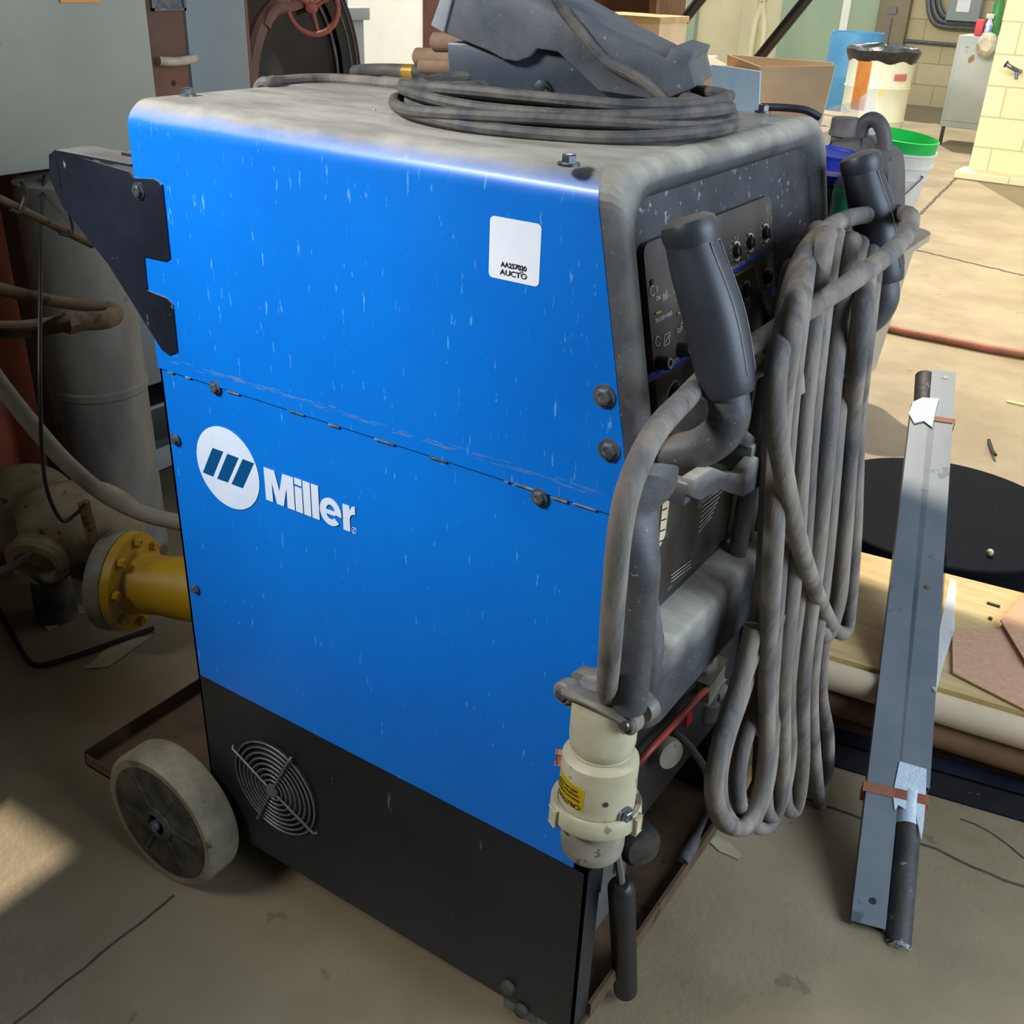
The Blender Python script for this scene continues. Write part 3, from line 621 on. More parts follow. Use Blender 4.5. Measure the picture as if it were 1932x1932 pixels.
bm = BM(); prism(bm, [P(a, b, 'x', .71) for a, b in ((1292, 1345), (1303, 1340), (1301, 1360), (1290, 1372))], (.004, 0, 0)); mk('hose_tag', bm, M_flag, rh, False)
bm = BM(); c = P(1338, 1325, 'x', .69); lathe(bm, [(.016, -.03), (.018, -.02), (.018, 0), (.012, .002), (.012, .02), (.009, .022)], c, (0, .15, 1), 12); lathe(bm, [(.014, 0), (.014, .03), (.009, .034)], c+V((0, .012, .006)), (.1, 1, -.1), 12); mk('hose_fitting', bm, mat('dull fitting', s(128, 120, 108), s(96, 90, 82), 20, .5, metal=.3), wd)
bm = BM(); tube(bm, [P(a, b, 'x', x) for a, b, x in ((1240, 1372, .66), (1275, 1385, .70), (1310, 1420, .73), (1335, 1465, .75), (1335, 1520, .75), (1315, 1575, .75))], .006, 10)
e0 = P(1315, 1575, 'x', .75); lathe(bm, [(.007, 0), (.011, .012), (.012, .045), (.009, .05)], e0, P(1296, 1610, 'x', .75)-e0, 12); mk('loose_lead', bm, M_cord, wd)
bm = BM(); c = P(1203, 1590, 'x', .735); lathe(bm, [(.028, -.02), (.031, 0), (.030, .010), (.024, .018), (.008, .021)], c, (.75, -.5, .1), 28); mk('pump_cover', bm, M_hub, wd)
# ================================================================== POWER CORD AND PLUG
YP = -.03
pa, pb = P(1143, 1290, 'x', .775), P(1118, 1640, 'x', .775)
pc = thing('power_cord', 'thick dusty black power cord draped over the machine grips, ending in a big beige plug', 'power cord', (.8, .45, .2))
top_ = P(1146, 1300, 'y', -.045); bot = P(1116, 1600, 'y', -.06); axd = (bot-top_).normalized(); LN = (bot-top_).length
def pl(k): return top_+axd*k*LN
def R_(px, k=None): return px*((pl(k or .5)-CP).dot(CF))/FPX
bm = BM(); rA, rB, rC, rD = R_(64, .2), R_(73, .5), R_(86, .7), R_(61, .9)
lathe(bm, [(rA*.55, .06*LN), (rA*.98, .07*LN), (rA, .09*LN), (rA*1.0, .28*LN), (rA*.96, .33*LN), (rA*.9, .345*LN), (rA*.92, .35*LN), (rA*.90, .38*LN)], top_, axd, 40)
lathe(bm, [(rA*.9, .36*LN), (rB*.9, .375*LN), (rB*.985, .39*LN), (rB, .41*LN), (rB*1.01, .68*LN), (rB*.97, .70*LN), (rB*.9, .71*LN)], top_, axd, 44)
plug = mk('plug_body', bm, M_beige, pc)
bm = BM(); lathe(bm, [(rB*1.03, .66*LN), (rC*.97, .655*LN), (rC, .67*LN), (rC*1.01, .74*LN), (rC*.98, .755*LN), (rB*.9, .76*LN), (rB*.9, .70*LN), (rB*1.03, .69*LN)], top_, axd, 44, cap=False)
view = (CP-pl(.7)); view = (view-axd*view.dot(axd)).normalized(); sd = axd.cross(view)
for a in (-62, 58):
    e = view*math.cos(math.radians(a))+sd*math.sin(math.radians(a)); f = axd.cross(e); obox(bm, pl(.71)+e*rC*1.0, e*.004, f*.006, axd*.048*LN, .0015)
mk('locking_ring', bm, M_beige, plug)
bm = BM(); lathe(bm, [(rD*.98, .74*LN), (rD, .77*LN), (rD*.99, .93*LN), (rD*.95, .985*LN), (rD*.84, 1.01*LN), (rD*.7, 1.015*LN), (rD*.68, .96*LN)], top_, axd, 40); mk('plug_sleeve', bm, M_beiged, plug)
# clamp: two straps across the cable with a screw
LS = 1 if sd.dot(CR) > 0 else -1
bm = BM(); cl = pl(.025); lat = (sd*math.cos(.55)*LS+view*math.sin(.55)).normalized(); fr = axd.cross(lat).normalized()
if fr.dot(view) < 0: fr = -fr
for sg in (1, -1):
    c = cl+fr*sg*.016; pts = []
    for k in range(13):
        u = -1+k/6; pts.append(c+lat*u*rA*1.12+fr*sg*(.011*(1-u*u)) +axd*(.012*(u*u)-.004)*(1 if sg > 0 else .3))
    sweep(bm, pts, .0125, 12, ell=.6)
    for u in (-1, 1): lathe(bm, [(.012, -.009), (.0135, -.006), (.0135, .007), (.011, .010)], c+lat*u*rA*1.12+axd*.008, fr*sg, 16)
obox(bm, cl+axd*.012, lat*rA*.95, fr*.02, axd*.010, .003)
cp_ = mk('cord_clamp', bm, mat('grimy clamp', s(132, 124, 110), s(98, 92, 82), 24, .5), plug)
for u in (-1, 1):
    bm = BM(); lathe(bm, [(.0068, 0), (.0062, .003), (.003, .0042)], cl+fr*.027+lat*u*rA*1.12+axd*.008, fr, 16); mk('clamp_screw', bm, M_steel, cp_)
# yellow caution label on the plug wrapping the cylinder
def wrap(name, a0, a1, k0, k1, r, m, par, skew=0, n=14):
    bm = BM(); vs = []
    for i in range(n+1):
        a = math.radians(a0+(a1-a0)*i/n); e = view*math.cos(a)+sd*math.sin(a); dk = skew*i/n
        vs.append([bm.verts.new(pl(k+dk)+e*rr_) for k in (k0, k1) for rr_ in (r,)])
    for i in range(n): bm.faces.new((vs[i][0], vs[i+1][0], vs[i+1][1], vs[i][1]))
    bmesh.ops.solidify(bm, geom=bm.faces[:], thickness=-.0005); return mk(name, bm, m, par)
SG = 1 if sd.dot(CR) < 0 else -1      # angle sign that runs to the left of the picture
yl_ = wrap('caution_label', SG*75, SG*18, .465, .60, rB*1.014, M_yel, plug, .02); yl_['label'] = 'yellow caution label'
def wtext(body, a_, k_, size, par):
    c = bpy.data.curves.new('t', 'FONT'); c.body = body; c.size = size; c.extrude = .0001; c.offset = size*.012
    t = bpy.data.objects.new('t', c); COL.objects.link(t); bpy.context.view_layer.update()
    me = bpy.data.meshes.new_from_object(t.evaluated_get(bpy.context.evaluated_depsgraph_get())); bpy.data.objects.remove(t)
    r = rB*1.014+.0009
    for v in me.vertices:
        a = math.radians(a_)+SG*v.co.x/r; e = view*math.cos(a)+sd*math.sin(a); kk = k_+v.co.y/LN; v.co = pl(kk)+e*(r+v.co.z)
    me.name = 'label_text'; me.materials.clear(); me.materials.append(M_ink); o = bpy.data.objects.new('label_text', me); COL.objects.link(o); o.parent = par
wtext('CAUTION:', SG*22, .585, .0085, yl_); wtext('disconnect plug before', SG*24, .552, .0048, yl_); wtext('removing or inserting', SG*26, .527, .0048, yl_); wtext('cable, see manual', SG*28, .503, .0048, yl_)
e = view*math.cos(math.radians(-SG*48))+sd*math.sin(math.radians(-SG*48)); bm = BM(); hexbolt(bm, pl(.645)+e*rB, e, .0075, .008); mk('plug_screw', bm, M_steel, plug)
e = view*math.cos(math.radians(-SG*14))+sd*math.sin(math.radians(-SG*14)); bm = BM(); lathe(bm, [(.0035, 0), (.003, .0008)], pl(.55)+e*rB*1.01, e, 14); mk('plug_rivet', bm, M_hub, plug)
e = view*math.cos(math.radians(SG*88))+sd*math.sin(math.radians(SG*88)); bm = BM(); obox(bm, pl(.44)+e*rB, e*.006, axd.cross(e)*.004, axd*.035*LN, .001); mk('plug_latch', bm, M_band, plug)
# the cord itself
CRAD = .0112
c_main = [(top_+axd*.02)] + [P(a, b, 'x', x) for a, b, x in ((1150, 1240, .790), (1158, 1130, .800), (1170, 1000, .806), (1192, 905, .808), (1236, 815, .800), (1290, 755, .780), (1340, 705, .766), (1405, 660, .778), (1470, 618, .800), (1560, 562, .830), (1650, 500, .850), (1705, 450, .850), (1718, 412, .835), (1700, 402, .80), (1672, 402, .77), (1650, 430, .755), (1620, 520, .76))]
# loops of cord hung over the far grip bar
def strand(px, x): return [P(a, b, 'x', x+(dx[0] if dx else 0)) for a, b, *dx in px]
bm = BM(); tube(bm, c_main, CRAD, 14, 8)
rs = random.Random(5)
LC = .0118
def lerp(a, b, t): return a+(b-a)*t
crest = [(1498, 560), (1508, 516), (1522, 480), (1540, 456), (1556, 444), (1572, 444), (1588, 448), (1602, 456), (1616, 462), (1628, 470), (1640, 478), (1650, 492)]
m1 = [1458, 1472, 1486, 1500, 1515, 1530, 1546, 1562, 1577, 1592, 1606, 1618]     # at y 800
m2 = [1447, 1458, 1470, 1484, 1500, 1514, 1526, 1540, 1556, 1572, 1590, 1606]     # at y 1050
m3 = [1434, 1446, 1455, 1466, 1478, 1490, 1502, 1514, 1530, 1545, 1556, 1562]     # at y 1280
for k in range(12):
    cx_, cy_ = crest[k]; d0 = .778+.020*((k*5) % 3)/2+.0006*k
    pts = [(cx_+6, cy_-1, -.02), (cx_, cy_+14, -.004), (lerp(cx_, m1[k], .45), lerp(cy_, 800, .4), .008), (m1[k], 800, rs.uniform(-.004, .004)), (m2[k], 1050, rs.uniform(-.005, .005)), (m3[k], 1280, rs.uniform(-.005, .005))]
    if k in (3, 4, 6, 7): dz_ = rs.uniform(-26, 14); pts += [(m3[k], 1420, 0), (m3[k]-4, 1490+dz_, 0), (m3[k]-14, 1532+dz_, -.004), (m3[k]-30, 1526+dz_, -.012), (m3[k]-34, 1470, -.018), (m3[k]-30, 1380, -.02)]
    if k in (1, 2, 5): pts += [(m3[k], 1420, 0), (m3[k]-16, 1510, 0), (m3[k]-46, 1562, -.004), (m3[k]-84, 1540, -.01), (m3[k]-98, 1480, -.014), (m3[k]-86, 1400, -.016), (m3[k]-50, 1290, -.018), (m3[k]-24, 1180, -.018)]
    if k == 8: pts += [(1534, 1400, 0), (1544, 1500, 0), (1548, 1522, -.004), (1542, 1480, -.012), (1526, 1380, -.014)]
    if k == 9: pts = pts[:-1]+[(1548, 1280, 0), (1562, 1380, 0), (1562, 1450, 0), (1548, 1490, -.004), (1536, 1440, -.014), (1528, 1330, -.016)]
    if k == 10: pts = pts[:-1]+[(1580, 1140, 0), (1556, 1200, -.006), (1540, 1120, -.014)]
    if k == 11: pts = pts[:-2]+[(1612, 1000, 0), (1604, 1130, 0), (1596, 1190, 0), (1574, 1186, .006), (1540, 1120, .016), (1506, 1020, .022), (1480, 900, .024), (1462, 780, .018), (1470, 660, .008), (1500, 560, 0)]
    if k == 0: pts = pts[:-1]+[(1428, 1190, 0), (1396, 1290, 0), (1362, 1400, 0), (1346, 1480, 0), (1356, 1540, 0), (1390, 1560, .006), (1430, 1520, .012), (1448, 1440, .014), (1462, 1300, .014), (1470, 1150, .012)]
    tube(bm, [P(a, b, 'x', d0+e+(.028 if b > 600 else 0)+(.0 if b < 1000 else .012)) for a, b, e in pts], LC*rs.uniform(.94, 1.08), 12, 6)
for a0, sh in ((1470, 0), (1486, 10)):   # inner turns seen through the gap at the foot of the coil
    tube(bm, [P(a, b, 'x', .79+.01*sh/10) for a, b in ((1482+sh, 820), (1468+sh, 1000), (1450+sh, 1120), (1424+sh, 1230), (1394+sh, 1340), (1376+sh, 1430), (1374+sh, 1490), (1396+sh, 1520), (1430, 1490-sh), (1450, 1420))], LC, 12, 6)
# crests that run over the bar toward the machine
for k, (a, b) in enumerate(crest):
    q = P(a+6, b-1, 'x', .758+.020*((k*5) % 3)/2+.0006*k); tube(bm, [q+V((.004, -.0, -.008)), q+V((-.012, .004, .002)), q+V((-.018, .012, -.012)), q+V((-.024, .016, -.09)), q+V((-.026, .010, -.24)), q+V((-.026, .006, -.40))], LC, 12, 6)
tube(bm, [P(a, b, 'x', x) for a, b, x in ((1672, 402, .77), (1600, 412, .772), (1540, 450, .778), (1500, 520, .785), (1474, 640, .80), (1462, 780, .81))], CRAD, 12, 6)
tube(bm, [P(a, b, 'x', x) for a, b, x in ((1330, 735, .765), (1390, 715, .762), (1440, 690, .775), (1490, 690, .81), (1500, 740, .82))], CRAD, 12, 6)
mk('cord', bm, M_cable, pc)
# flat-ended tube hanging beside the cord
sv = thing('flattened_tube', 'dark steel tube with a pinched flat end, hanging upright behind the beige plug', 'tube', P(1190, 1290, 'y', .01))
bm = BM(); q = [P(a, b, 'x', x) for a, b, x in ((1188, 1330, .782), (1200, 1200, .787), (1212, 1060, .790), (1222, 985, .790), (1230, 950, .790), (1240, 915, .788), (1246, 880, .786))]
sp = spline(q, 6); tv = (sp[-1]-sp[0]).normalized(); 
sweep(bm, sp, lambda t: .0185 if t < .62 else .0185+.007*min(1, (t-.62)/.2) if t < .85 else .0255-.004*(t-.85)/.15, 20, ell=1, cap=True, up=(0, 1, 0))
for v in bm.verts:
    t = (v.co-sp[0]).dot(tv)/(sp[-1]-sp[0]).length
    if t > .66:
        f = min(1, (t-.66)/.2); c = sp[0]+tv*t*(sp[-1]-sp[0]).length; d_ = v.co-c; n_ = V((1, -.5, 0)).normalized(); dn = d_.dot(n_); v.co -= n_*dn*.62*f
mk('tube_shaft', bm, M_tube, sv)
# black sleeve with red wire stub at the foot
a_, b_ = P(1172, 1668, 'x', .748), P(1180, 1866, 'z', .03)
cs = thing('cable_stub', 'black sleeved cable end with a red wire stub, slanting to the concrete by the machine', 'cable end', (b_.x, b_.y, 0))
bm = BM(); d_ = (b_-a_).normalized(); r1 = .0185
lathe(bm, [(.010, 0), (.015, .004), (r1, .012), (r1*1.02, (b_-a_).length), (r1*.8, (b_-a_).length), (r1*.78, (b_-a_).length-.02)], a_, d_, 24); mk('sleeve', bm, M_rubber, cs)
bm = BM(); sweep(bm, [b_-d_*.02, b_+d_*.012, b_+d_*.020+V((.003, 0, 0))], .0055, 7); mk('wire_stub', bm, mat('red wire', s(178, 44, 52), s(120, 30, 36), 120, .5), cs)
bm = BM(); tube(bm, [a_+V((-.03, .02, .06)), a_+V((-.008, .006, .02)), a_+d_*.01], .006, 8); mk('lead_wire', bm, M_cord, cs)
# ================================================================== FOOT PEDAL AND ITS CORD
A = P(858, 190, 'z', H+.004); Bq = P(1285, 222, 'z', H+.004); hd = (Bq-A); hd.z = 0; hd.normalize(); bk = V((-hd.y, hd.x, 0))
if bk.y < 0: bk = -bk
fp_ = thing('foot_pedal', 'dusty black foot control pedal with coiled cord, lying on top of the blue machine', 'foot pedal', (A.x+.1, A.y+.1, H))
def fv(px, py, off=0): return PN(px, py, A+bk*off, bk)
bm = BM(); pts = [fv(a, b) for a, b in ((852, 196), (842, 80), (1040, 85), (1300, 150), (1304, 196), (1240, 205), (1060, 205))]
zb = H+.004
pts[0].z = zb; pts[-1].z = zb; pts[-2].z = zb; pts[-3].z = zb
prism(bm, pts, bk*.15, .003); pb_ = mk('pedal_base', bm, M_plast if False else mat('pedal black', s(44, 50, 58), s(58, 64, 72), 8, .4, sp=1, spc=s(120, 122, 124), spt=.68, spsc=160, dust=s(140, 136, 130), dlo=.5, dhi=1.0), fp_)
M_ped = mat('dusty pedal rubber', s(62, 66, 72), s(98, 100, 102), 8, .6, sp=1, spc=s(126, 126, 124), spt=.66, spsc=130, st=(1, 1, 1), bump=.2)
bm = BM(); o_ = -.012
pts = [fv(a, b, o_) for a, b in ((812, 48), (850, -60), (1035, -40), (1060, 5), (1160, 62), (1258, 110), (1266, 88), (1308, 100), (1300, 118), (1312, 165), (1250, 190), (1130, 172), (1052, 98), (1012, 92), (998, 108), (975, 116), (950, 112), (925, 98), (838, 62))]
prism(bm, pts, bk*.175, .0025); mk('pedal_treadle', bm, M_ped, pb_)
bm = BM(); prism(bm, [fv(a, b, o_-.004) for a, b in ((812, 48), (850, -60), (866, -58), (836, 62))], bk*.183, .002); mk('treadle_lip', bm, mat('worn pedal edge', s(150, 152, 154), s(120, 124, 128), 20, .5), pb_)
bm = BM(); prism(bm, [fv(a, b, -.001) for a, b in ((1007, 182), (1008, 160), (1018, 150), (1032, 152), (1041, 166), (1042, 184))], bk*(-.004), .001); c = fv(1027, 172, -.006); lathe(bm, [(.006, 0), (.006, .014), (.004, .016)], c+bk*.004, -bk, 12); mk('strain_relief', bm, M_rubber, pb_)
# coil
L_, R2, Fr = P(757, 192, 'z', H+.01), P(1384, 236, 'z', H+.01), P(1075, 250, 'z', H+.01)
C_ = (L_+R2)/2; av = (R2-L_)/2; bvv = V((-av.y, av.x, 0)).normalized()
bl = abs((Fr-C_).dot(bvv))
if (Fr-C_).dot(bvv) > 0: bvv = -bvv
bvv.normalize(); rr = random.Random(11); bm = BM(); RCD = .0068
pth = []
nl = 7
for k in range(nl):
    f = (1.0, .94, 1.0, .90, .97, .87, .93)[k]; g = (1.0, .84, .95, .72, .9, .64, .80)[k]; zz = H+.007+.0046*k*1.0; ph = rr.uniform(0, 6.28)
    for j in range(28):
        a = math.pi/2+2*math.pi*j/28; w_ = 1+.03*math.sin(2*a+ph)
        e = 1 if math.sin(a) < 0 else 1.25
        ca = math.copysign(abs(math.cos(a))**.8, math.cos(a))
        p = C_+av*ca*f*w_-bvv*bl*math.sin(a)*g*w_*e*(-1)
        p.z = zz+.0046*j/28*1.0+.003*math.sin(3*a+ph)-.004*(1 if math.sin(a) > 0 else 0)
        pth.append(p)
pth = pth[::-1]
sweep(bm, spline(pth, 3), RCD, 9)
tube(bm, [fv(1382, 240, -.0), fv(1352, 232, -.012), fv(1315, 218, -.018)]+[fv(a, b, o_-.004) for a, b in ((1270, 205), (1215, 155), (1140, 112), (1095, 60), (1060, 15), (1030, -40), (990, -90))]+[fv(960, -130, .05)], RCD*1.05, 9)
tube(bm, [fv(1027, 172, -.008), fv(1027, 196, -.012), fv(1040, 205, -.004)], RCD, 9)
mk('pedal_cord', bm, M_cord, fp_)
# torch leads lying at the rear of the top plate
tl = thing('torch_lead', 'dusty grey lead with brass collar lying on the back of the blue machine top', 'cable', (.1, .5, H))
bm = BM(); tube(bm, [P(676, 137, 'y', .53)+V((0, .05, 0)), P(673, 136, 'y', .53), P(682, 134, 'y', .515)]+[P(a, b, 'y', .50) for a, b in ((720, 133), (780, 135), (860, 140), (940, 140))], .0105, 12); mk('lead', bm, M_cord, tl)
a = P(764, 135, 'y', .50); b = P(784, 135.5, 'y', .50); bm = BM(); rod(bm, a, b, .0112); mk('brass_collar', bm, mat('brass', s(206, 166, 70), s(180, 140, 60), 30, .35, metal=.6), tl)
tg = thing('welding_lead', 'thin dusty grey cable curving over the rear corner of the blue machine top', 'cable', (.1, .35, H))
bm = BM(); a = P(500, 162, 'y', .24); tube(bm, [a+V((-.05, 0, -.12)), a+V((-.016, 0, -.01)), a+V((.01, 0, .006))]+[P(a, b, 'y', y) for a, b, y in ((530, 153, .28), (590, 149, .33), (650, 150, .36), (740, 157, .37), (800, 160, .38), (880, 165, .40))], .0075, 10); mk('lead', bm, M_cable, tg)
gl = thing('work_glove', 'brown dusty leather glove lying behind the foot pedal, finger tips showing', 'glove', (.12, .5, H))
bm = BM()
for k, (a, b) in enumerate((((813, 78), (900, 82)), ((780, 107), (880, 110)), ((790, 122), (880, 126)))):
    p0_, p1_ = P(*a, 'y', .48), P(*b, 'y', .50)
    sweep(bm, [p0_, p0_.lerp(p1_, .06), p0_.lerp(p1_, .2), p0_.lerp(p1_, .6), p1_], lambda t: .006+.007*min(1, t*5)**.5, 12)
a = P(880, 105, 'y', .50); box(bm, (a.x, .47, H+.002), (a.x+.08, .53, H+.05), .012); mk('glove_fingers', bm, M_beanie, gl)
for k, (a, b, r) in enumerate(((1147, 257, .0055), (1186, 259, .0035), (1230, 259, .0035), (770, 207, .0022), (706, 207, .0016))):
    bm = BM(); bmesh.ops.create_icosphere(bm, subdivisions=1, radius=r, matrix=Matrix.Translation(P(a, b, 'z', H+r*.6)))
    for v in bm.verts: v.co += V([random.uniform(-r, r)*.3 for _ in range(3)]); v.co.z = max(v.co.z, H)
    o = mk('debris_chip', bm, mat('pale chip%d' % k, s(190, 184, 170), None, 5, .8), None, False)
    tag(o, ('pale debris chip on the machine top, largest one, in front of the coiled cord', 'small pale debris chip just right of the largest chip by the coiled cord', 'pale debris chip rightmost of the three in front of the coiled cord', 'tiny dark speck of debris left of the coiled cord on the machine top', 'tiny speck of debris farthest left of the coiled cord on the machine top')[k], 'chip', 'debris chips on the machine top')
# ================================================================== LEFT SIDE: ELECTRICAL CABINETS, PIPES, VALVES
def cab(name, label, cat, x, ya, yb, za, zb_, dep, m, bev=.004, **k):
    t = thing(name, label, cat, (x-dep/2, (ya+yb)/2, za)); bm = BM(); box(bm, (x-dep, ya, za), (x, yb, zb_), bev); b = mk('body', bm, m, t); return t, b
ea = P(0, 335, 'x', -1.0); eb = P(298, 200, 'x', -1.0)
t1, b1 = cab('electrical_enclosure', 'plain grey steel electrical enclosure hanging at upper left behind the machine, clean of rust', 'electrical box', -1.0, -.5, eb.y, ea.z+.002, 2.1, .28, M_enc, .006)
bm = BM(); q0, q1 = P(113, 5, 'x', -.999), P(186, 1, 'x', -.999); box(bm, (-.999, q0.y, q0.z), (-.996, q1.y, q0.z+.16)); f_ = mk('plate_frame', bm, M_orust, t1, False)
bm = BM(); box(bm, (-.9965, q0.y+.008, q0.z+.008), (-.994, q1.y-.008, q0.z+.152)); mk('name_plate', bm, M_steeld, f_, False)
bm = BM(); box(bm, (-1.26, -.2, 0), (-1.22, -.16, ea.z+.01)); box(bm, (-1.26, eb.y-.12, 0), (-1.22, eb.y-.08, ea.z+.01)); mk('stand_legs', bm, M_dark, t1, False)
xB = -1.5; yb0, yb1, yb2 = P(300, 190, 'x', xB).y, P(357, 150, 'x', xB).y, P(470, 150, 'x', xB).y
t2, b2 = cab('switch_cabinet', 'rust-stained switch cabinet with grey door and lever handle, behind the blue machine', 'cabinet', xB, yb0-.5, yb1+.004, .0, 1.9, .35, M_rustr)
bm = BM(); box(bm, (xB-.30, yb1+.006, 0), (xB+.006, yb2, 1.9), .004); mk('door', bm, M_grey, t2)
bm = BM(); box(bm, (xB-.30, yb2+.001, 0), (xB+.004, yb2+.012, 1.9)); mk('door_edge', bm, M_rustr, t2, False)
hp = [P(300, 115, 'x', xB+.03), P(330, 116, 'x', xB+.04), P(355, 113, 'x', xB+.04), P(366, 110, 'x', xB+.03)]
bm = BM(); tube(bm, hp, .0125, 12); mk('lever_handle', bm, mat('pale worn handle', s(206, 192, 162), s(170, 158, 134), 30, .4), t2)
bm = BM(); c = P(328, 157, 'x', xB+.001); lathe(bm, [(.008, 0), (.008, .001)], c, (1, 0, 0), 14); mk('key_hole', bm, M_rubber, t2)
q0, q1 = P(286, 21, 'x', xB+.003), P(350, 21, 'x', xB+.003); bm = BM(); w_ = .008
box(bm, (xB, q0.y, q0.z), (xB+.008, q1.y, q0.z+w_)); box(bm, (xB, q0.y, q0.z), (xB+.008, q0.y+w_, q0.z+.2)); box(bm, (xB, q1.y-w_, q0.z), (xB+.008, q1.y, q0.z+.2)); fr_ = mk('label_frame', bm, M_steel, t2, False)
bm = BM(); box(bm, (xB, q0.y+w_, q0.z+w_), (xB+.003, q1.y-w_, q0.z+.2)); mk('label_card', bm, M_steeld, fr_, False)
xC = -2.2; yc0, yc1 = P(455, 100, 'x', xC).y, P(688, 100, 'x', xC).y
t3, b3 = cab('metal_locker', 'light grey metal locker with ledge, behind the black belt wheel', 'locker', xC, yc0, yc1, 0, P(600, 40, 'x', xC).z, .18, M_greyl)
z_ = P(600, 40, 'x', xC).z; bm = BM(); box(bm, (xC-.19, yc0, z_), (xC+.02, yc1+.02, z_+.05), .004); box(bm, (xC-.16, yc0, z_+.05), (xC, yc1-.10, z_+.8), .004); mk('upper_door', bm, M_greyl, t3)
# black belt wheel with red hand wheel
xw = -1.98; cw_ = P(482, 160, 'x', xw)
bw = thing('belt_wheel', 'large black spoked belt wheel behind the cabinets at top left', 'wheel', (xw, cw_.y, 0))
bm = BM(); Rb = .56
lathe(bm, [(Rb*.80, -.04), (Rb*.84, -.05), (Rb*.97, -.05), (Rb, -.03), (Rb, .03), (Rb*.97, .05), (Rb*.84, .05), (Rb*.80, .04)], cw_, (1, 0, 0), 64, cap=False); mk('rim', bm, M_rubber, bw)
bm = BM(); lathe(bm, [(Rb*.80, .02), (Rb*.3, .01), (Rb*.1, .05), (Rb*.05, .06)], cw_, (1, 0, 0), 48); mk('web', bm, M_rubber, bw)
for rr_, tt in ((.87, .004), (.93, .003), (.76, .006)):
    bm = BM(); sweep(bm, [cw_+V((.052 if rr_ > .8 else .03, Rb*rr_*math.cos(a*math.pi/40), Rb*rr_*math.sin(a*math.pi/40))) for a in range(80)], tt, 6, closed=True); mk('rim_line', bm, mat('worn bead%d' % (rr_*100), s(120, 116, 112), s(74, 70, 68), 20, .5), bw)
bm = BM(); box(bm, (xw-.06, cw_.y-.05, 0), (xw-.01, cw_.y+.05, cw_.z)); mk('stand', bm, M_dark, bw)
hw = P(590, 12, 'x', -1.55); vd = (CP-hw).normalized(); hn = (vd*.75+V((.3, 0, .1))).normalized()
hwt = thing('hand_wheel', 'dusty red cast iron hand wheel with three spokes, in front of the black belt wheel', 'hand wheel', hw)
hx = hn.cross(V((0, 0, 1))).normalized(); hy = hx.cross(hn); Rh = .085
bm = BM(); sweep(bm, [hw+hx*Rh*math.cos(a*math.pi/24)+hy*Rh*math.sin(a*math.pi/24) for a in range(48)], .0095, 10, closed=True); mk('rim', bm, M_whl, hwt)
for a in (35, 155, 262):
    d_ = hx*math.cos(math.radians(a))+hy*math.sin(math.radians(a)); bm = BM(); sweep(bm, [hw+d_*.01-hn*.02, hw+d_*.05-hn*.01, hw+d_*Rh], lambda t: .009-.003*t, 8); mk('spoke', bm, M_whl, hwt)
bm = BM(); lathe(bm, [(.02, -.03), (.022, 0), (.012, .006)], hw-hn*.015, hn, 16); mk('hub', bm, M_whl, hwt)
bm = BM(); rod(bm, hw-hn*.03, hw-hn*.22, .012); mk('shaft', bm, M_pipe, hwt)
cast = thing('cast_arm', 'rust brown curved cast iron arm beside the red hand wheel', 'machine part', P(500, 130, 'x', -1.6))
bm = BM(); tube(bm, [P(a, b, 'x', -1.62) for a, b in ((470, 170), (474, 110), (490, 50), (520, 10), (560, -20), (600, -40))], .028, 10); tube(bm, [P(a, b, 'x', -1.60) for a, b in ((500, 50), (515, 20), (545, 12), (585, -5))], .018, 10)
mk('arm', bm, M_rustr, cast)
# galvanised duct column
cx, cyy = P(172, 640, 'x', -.98).x, P(172, 640, 'x', -.98).y
dc = thing('duct_column', 'round galvanised duct with brown stains standing behind the black bracket', 'duct', (cx, cyy, 0))
bm = BM(); lathe(bm, [(.112, 0), (.112, .5), (.116, .505), (.116, .52), (.112, .525), (.112, ea.z-.02)], (cx, cyy, 0), (0, 0, 1), 40); mk('duct_pipe', bm, M_galv, dc)
xD = -1.16; yd0 = P(236, 640, 'x', xD).y
dk = thing('parts_cabinet', 'dim grey parts cabinet with open drawers, seen between duct and blue machine', 'cabinet', (xD-.2, yd0+.3, 0))
bm = BM(); zq = P(262, 735, 'x', xD).z; box(bm, (xD-.3, yd0, zq), (xD, yd0+.5, ea.z-.04), .003); mk('upper_case', bm, M_grey, dk)
bm = BM(); box(bm, (xD-.3, yd0+.0, 0), (xD-.2, yd0+.8, zq)); mk('inner_back', bm, M_rubber, dk, False)
for (pa_, pb__, hh) in (((250, 785), (250, 850), 0), ((255, 868), (262, 905), 1)):
    z1_, z0_ = P(*pa_, 'x', xD+.02).z, P(*pb__, 'x', xD+.02).z; bm = BM(); box(bm, (xD-.2, yd0+.01, z0_), (xD+.02, yd0+.8, z1_), .003); mk('drawer', bm, M_dark if hh == 0 else M_greyl, dk)
    bm = BM(); box(bm, (xD+.018, yd0+.01, z1_), (xD+.026, yd0+.8, z1_+.008)); mk('drawer_lip', bm, M_greyl, dk, False)
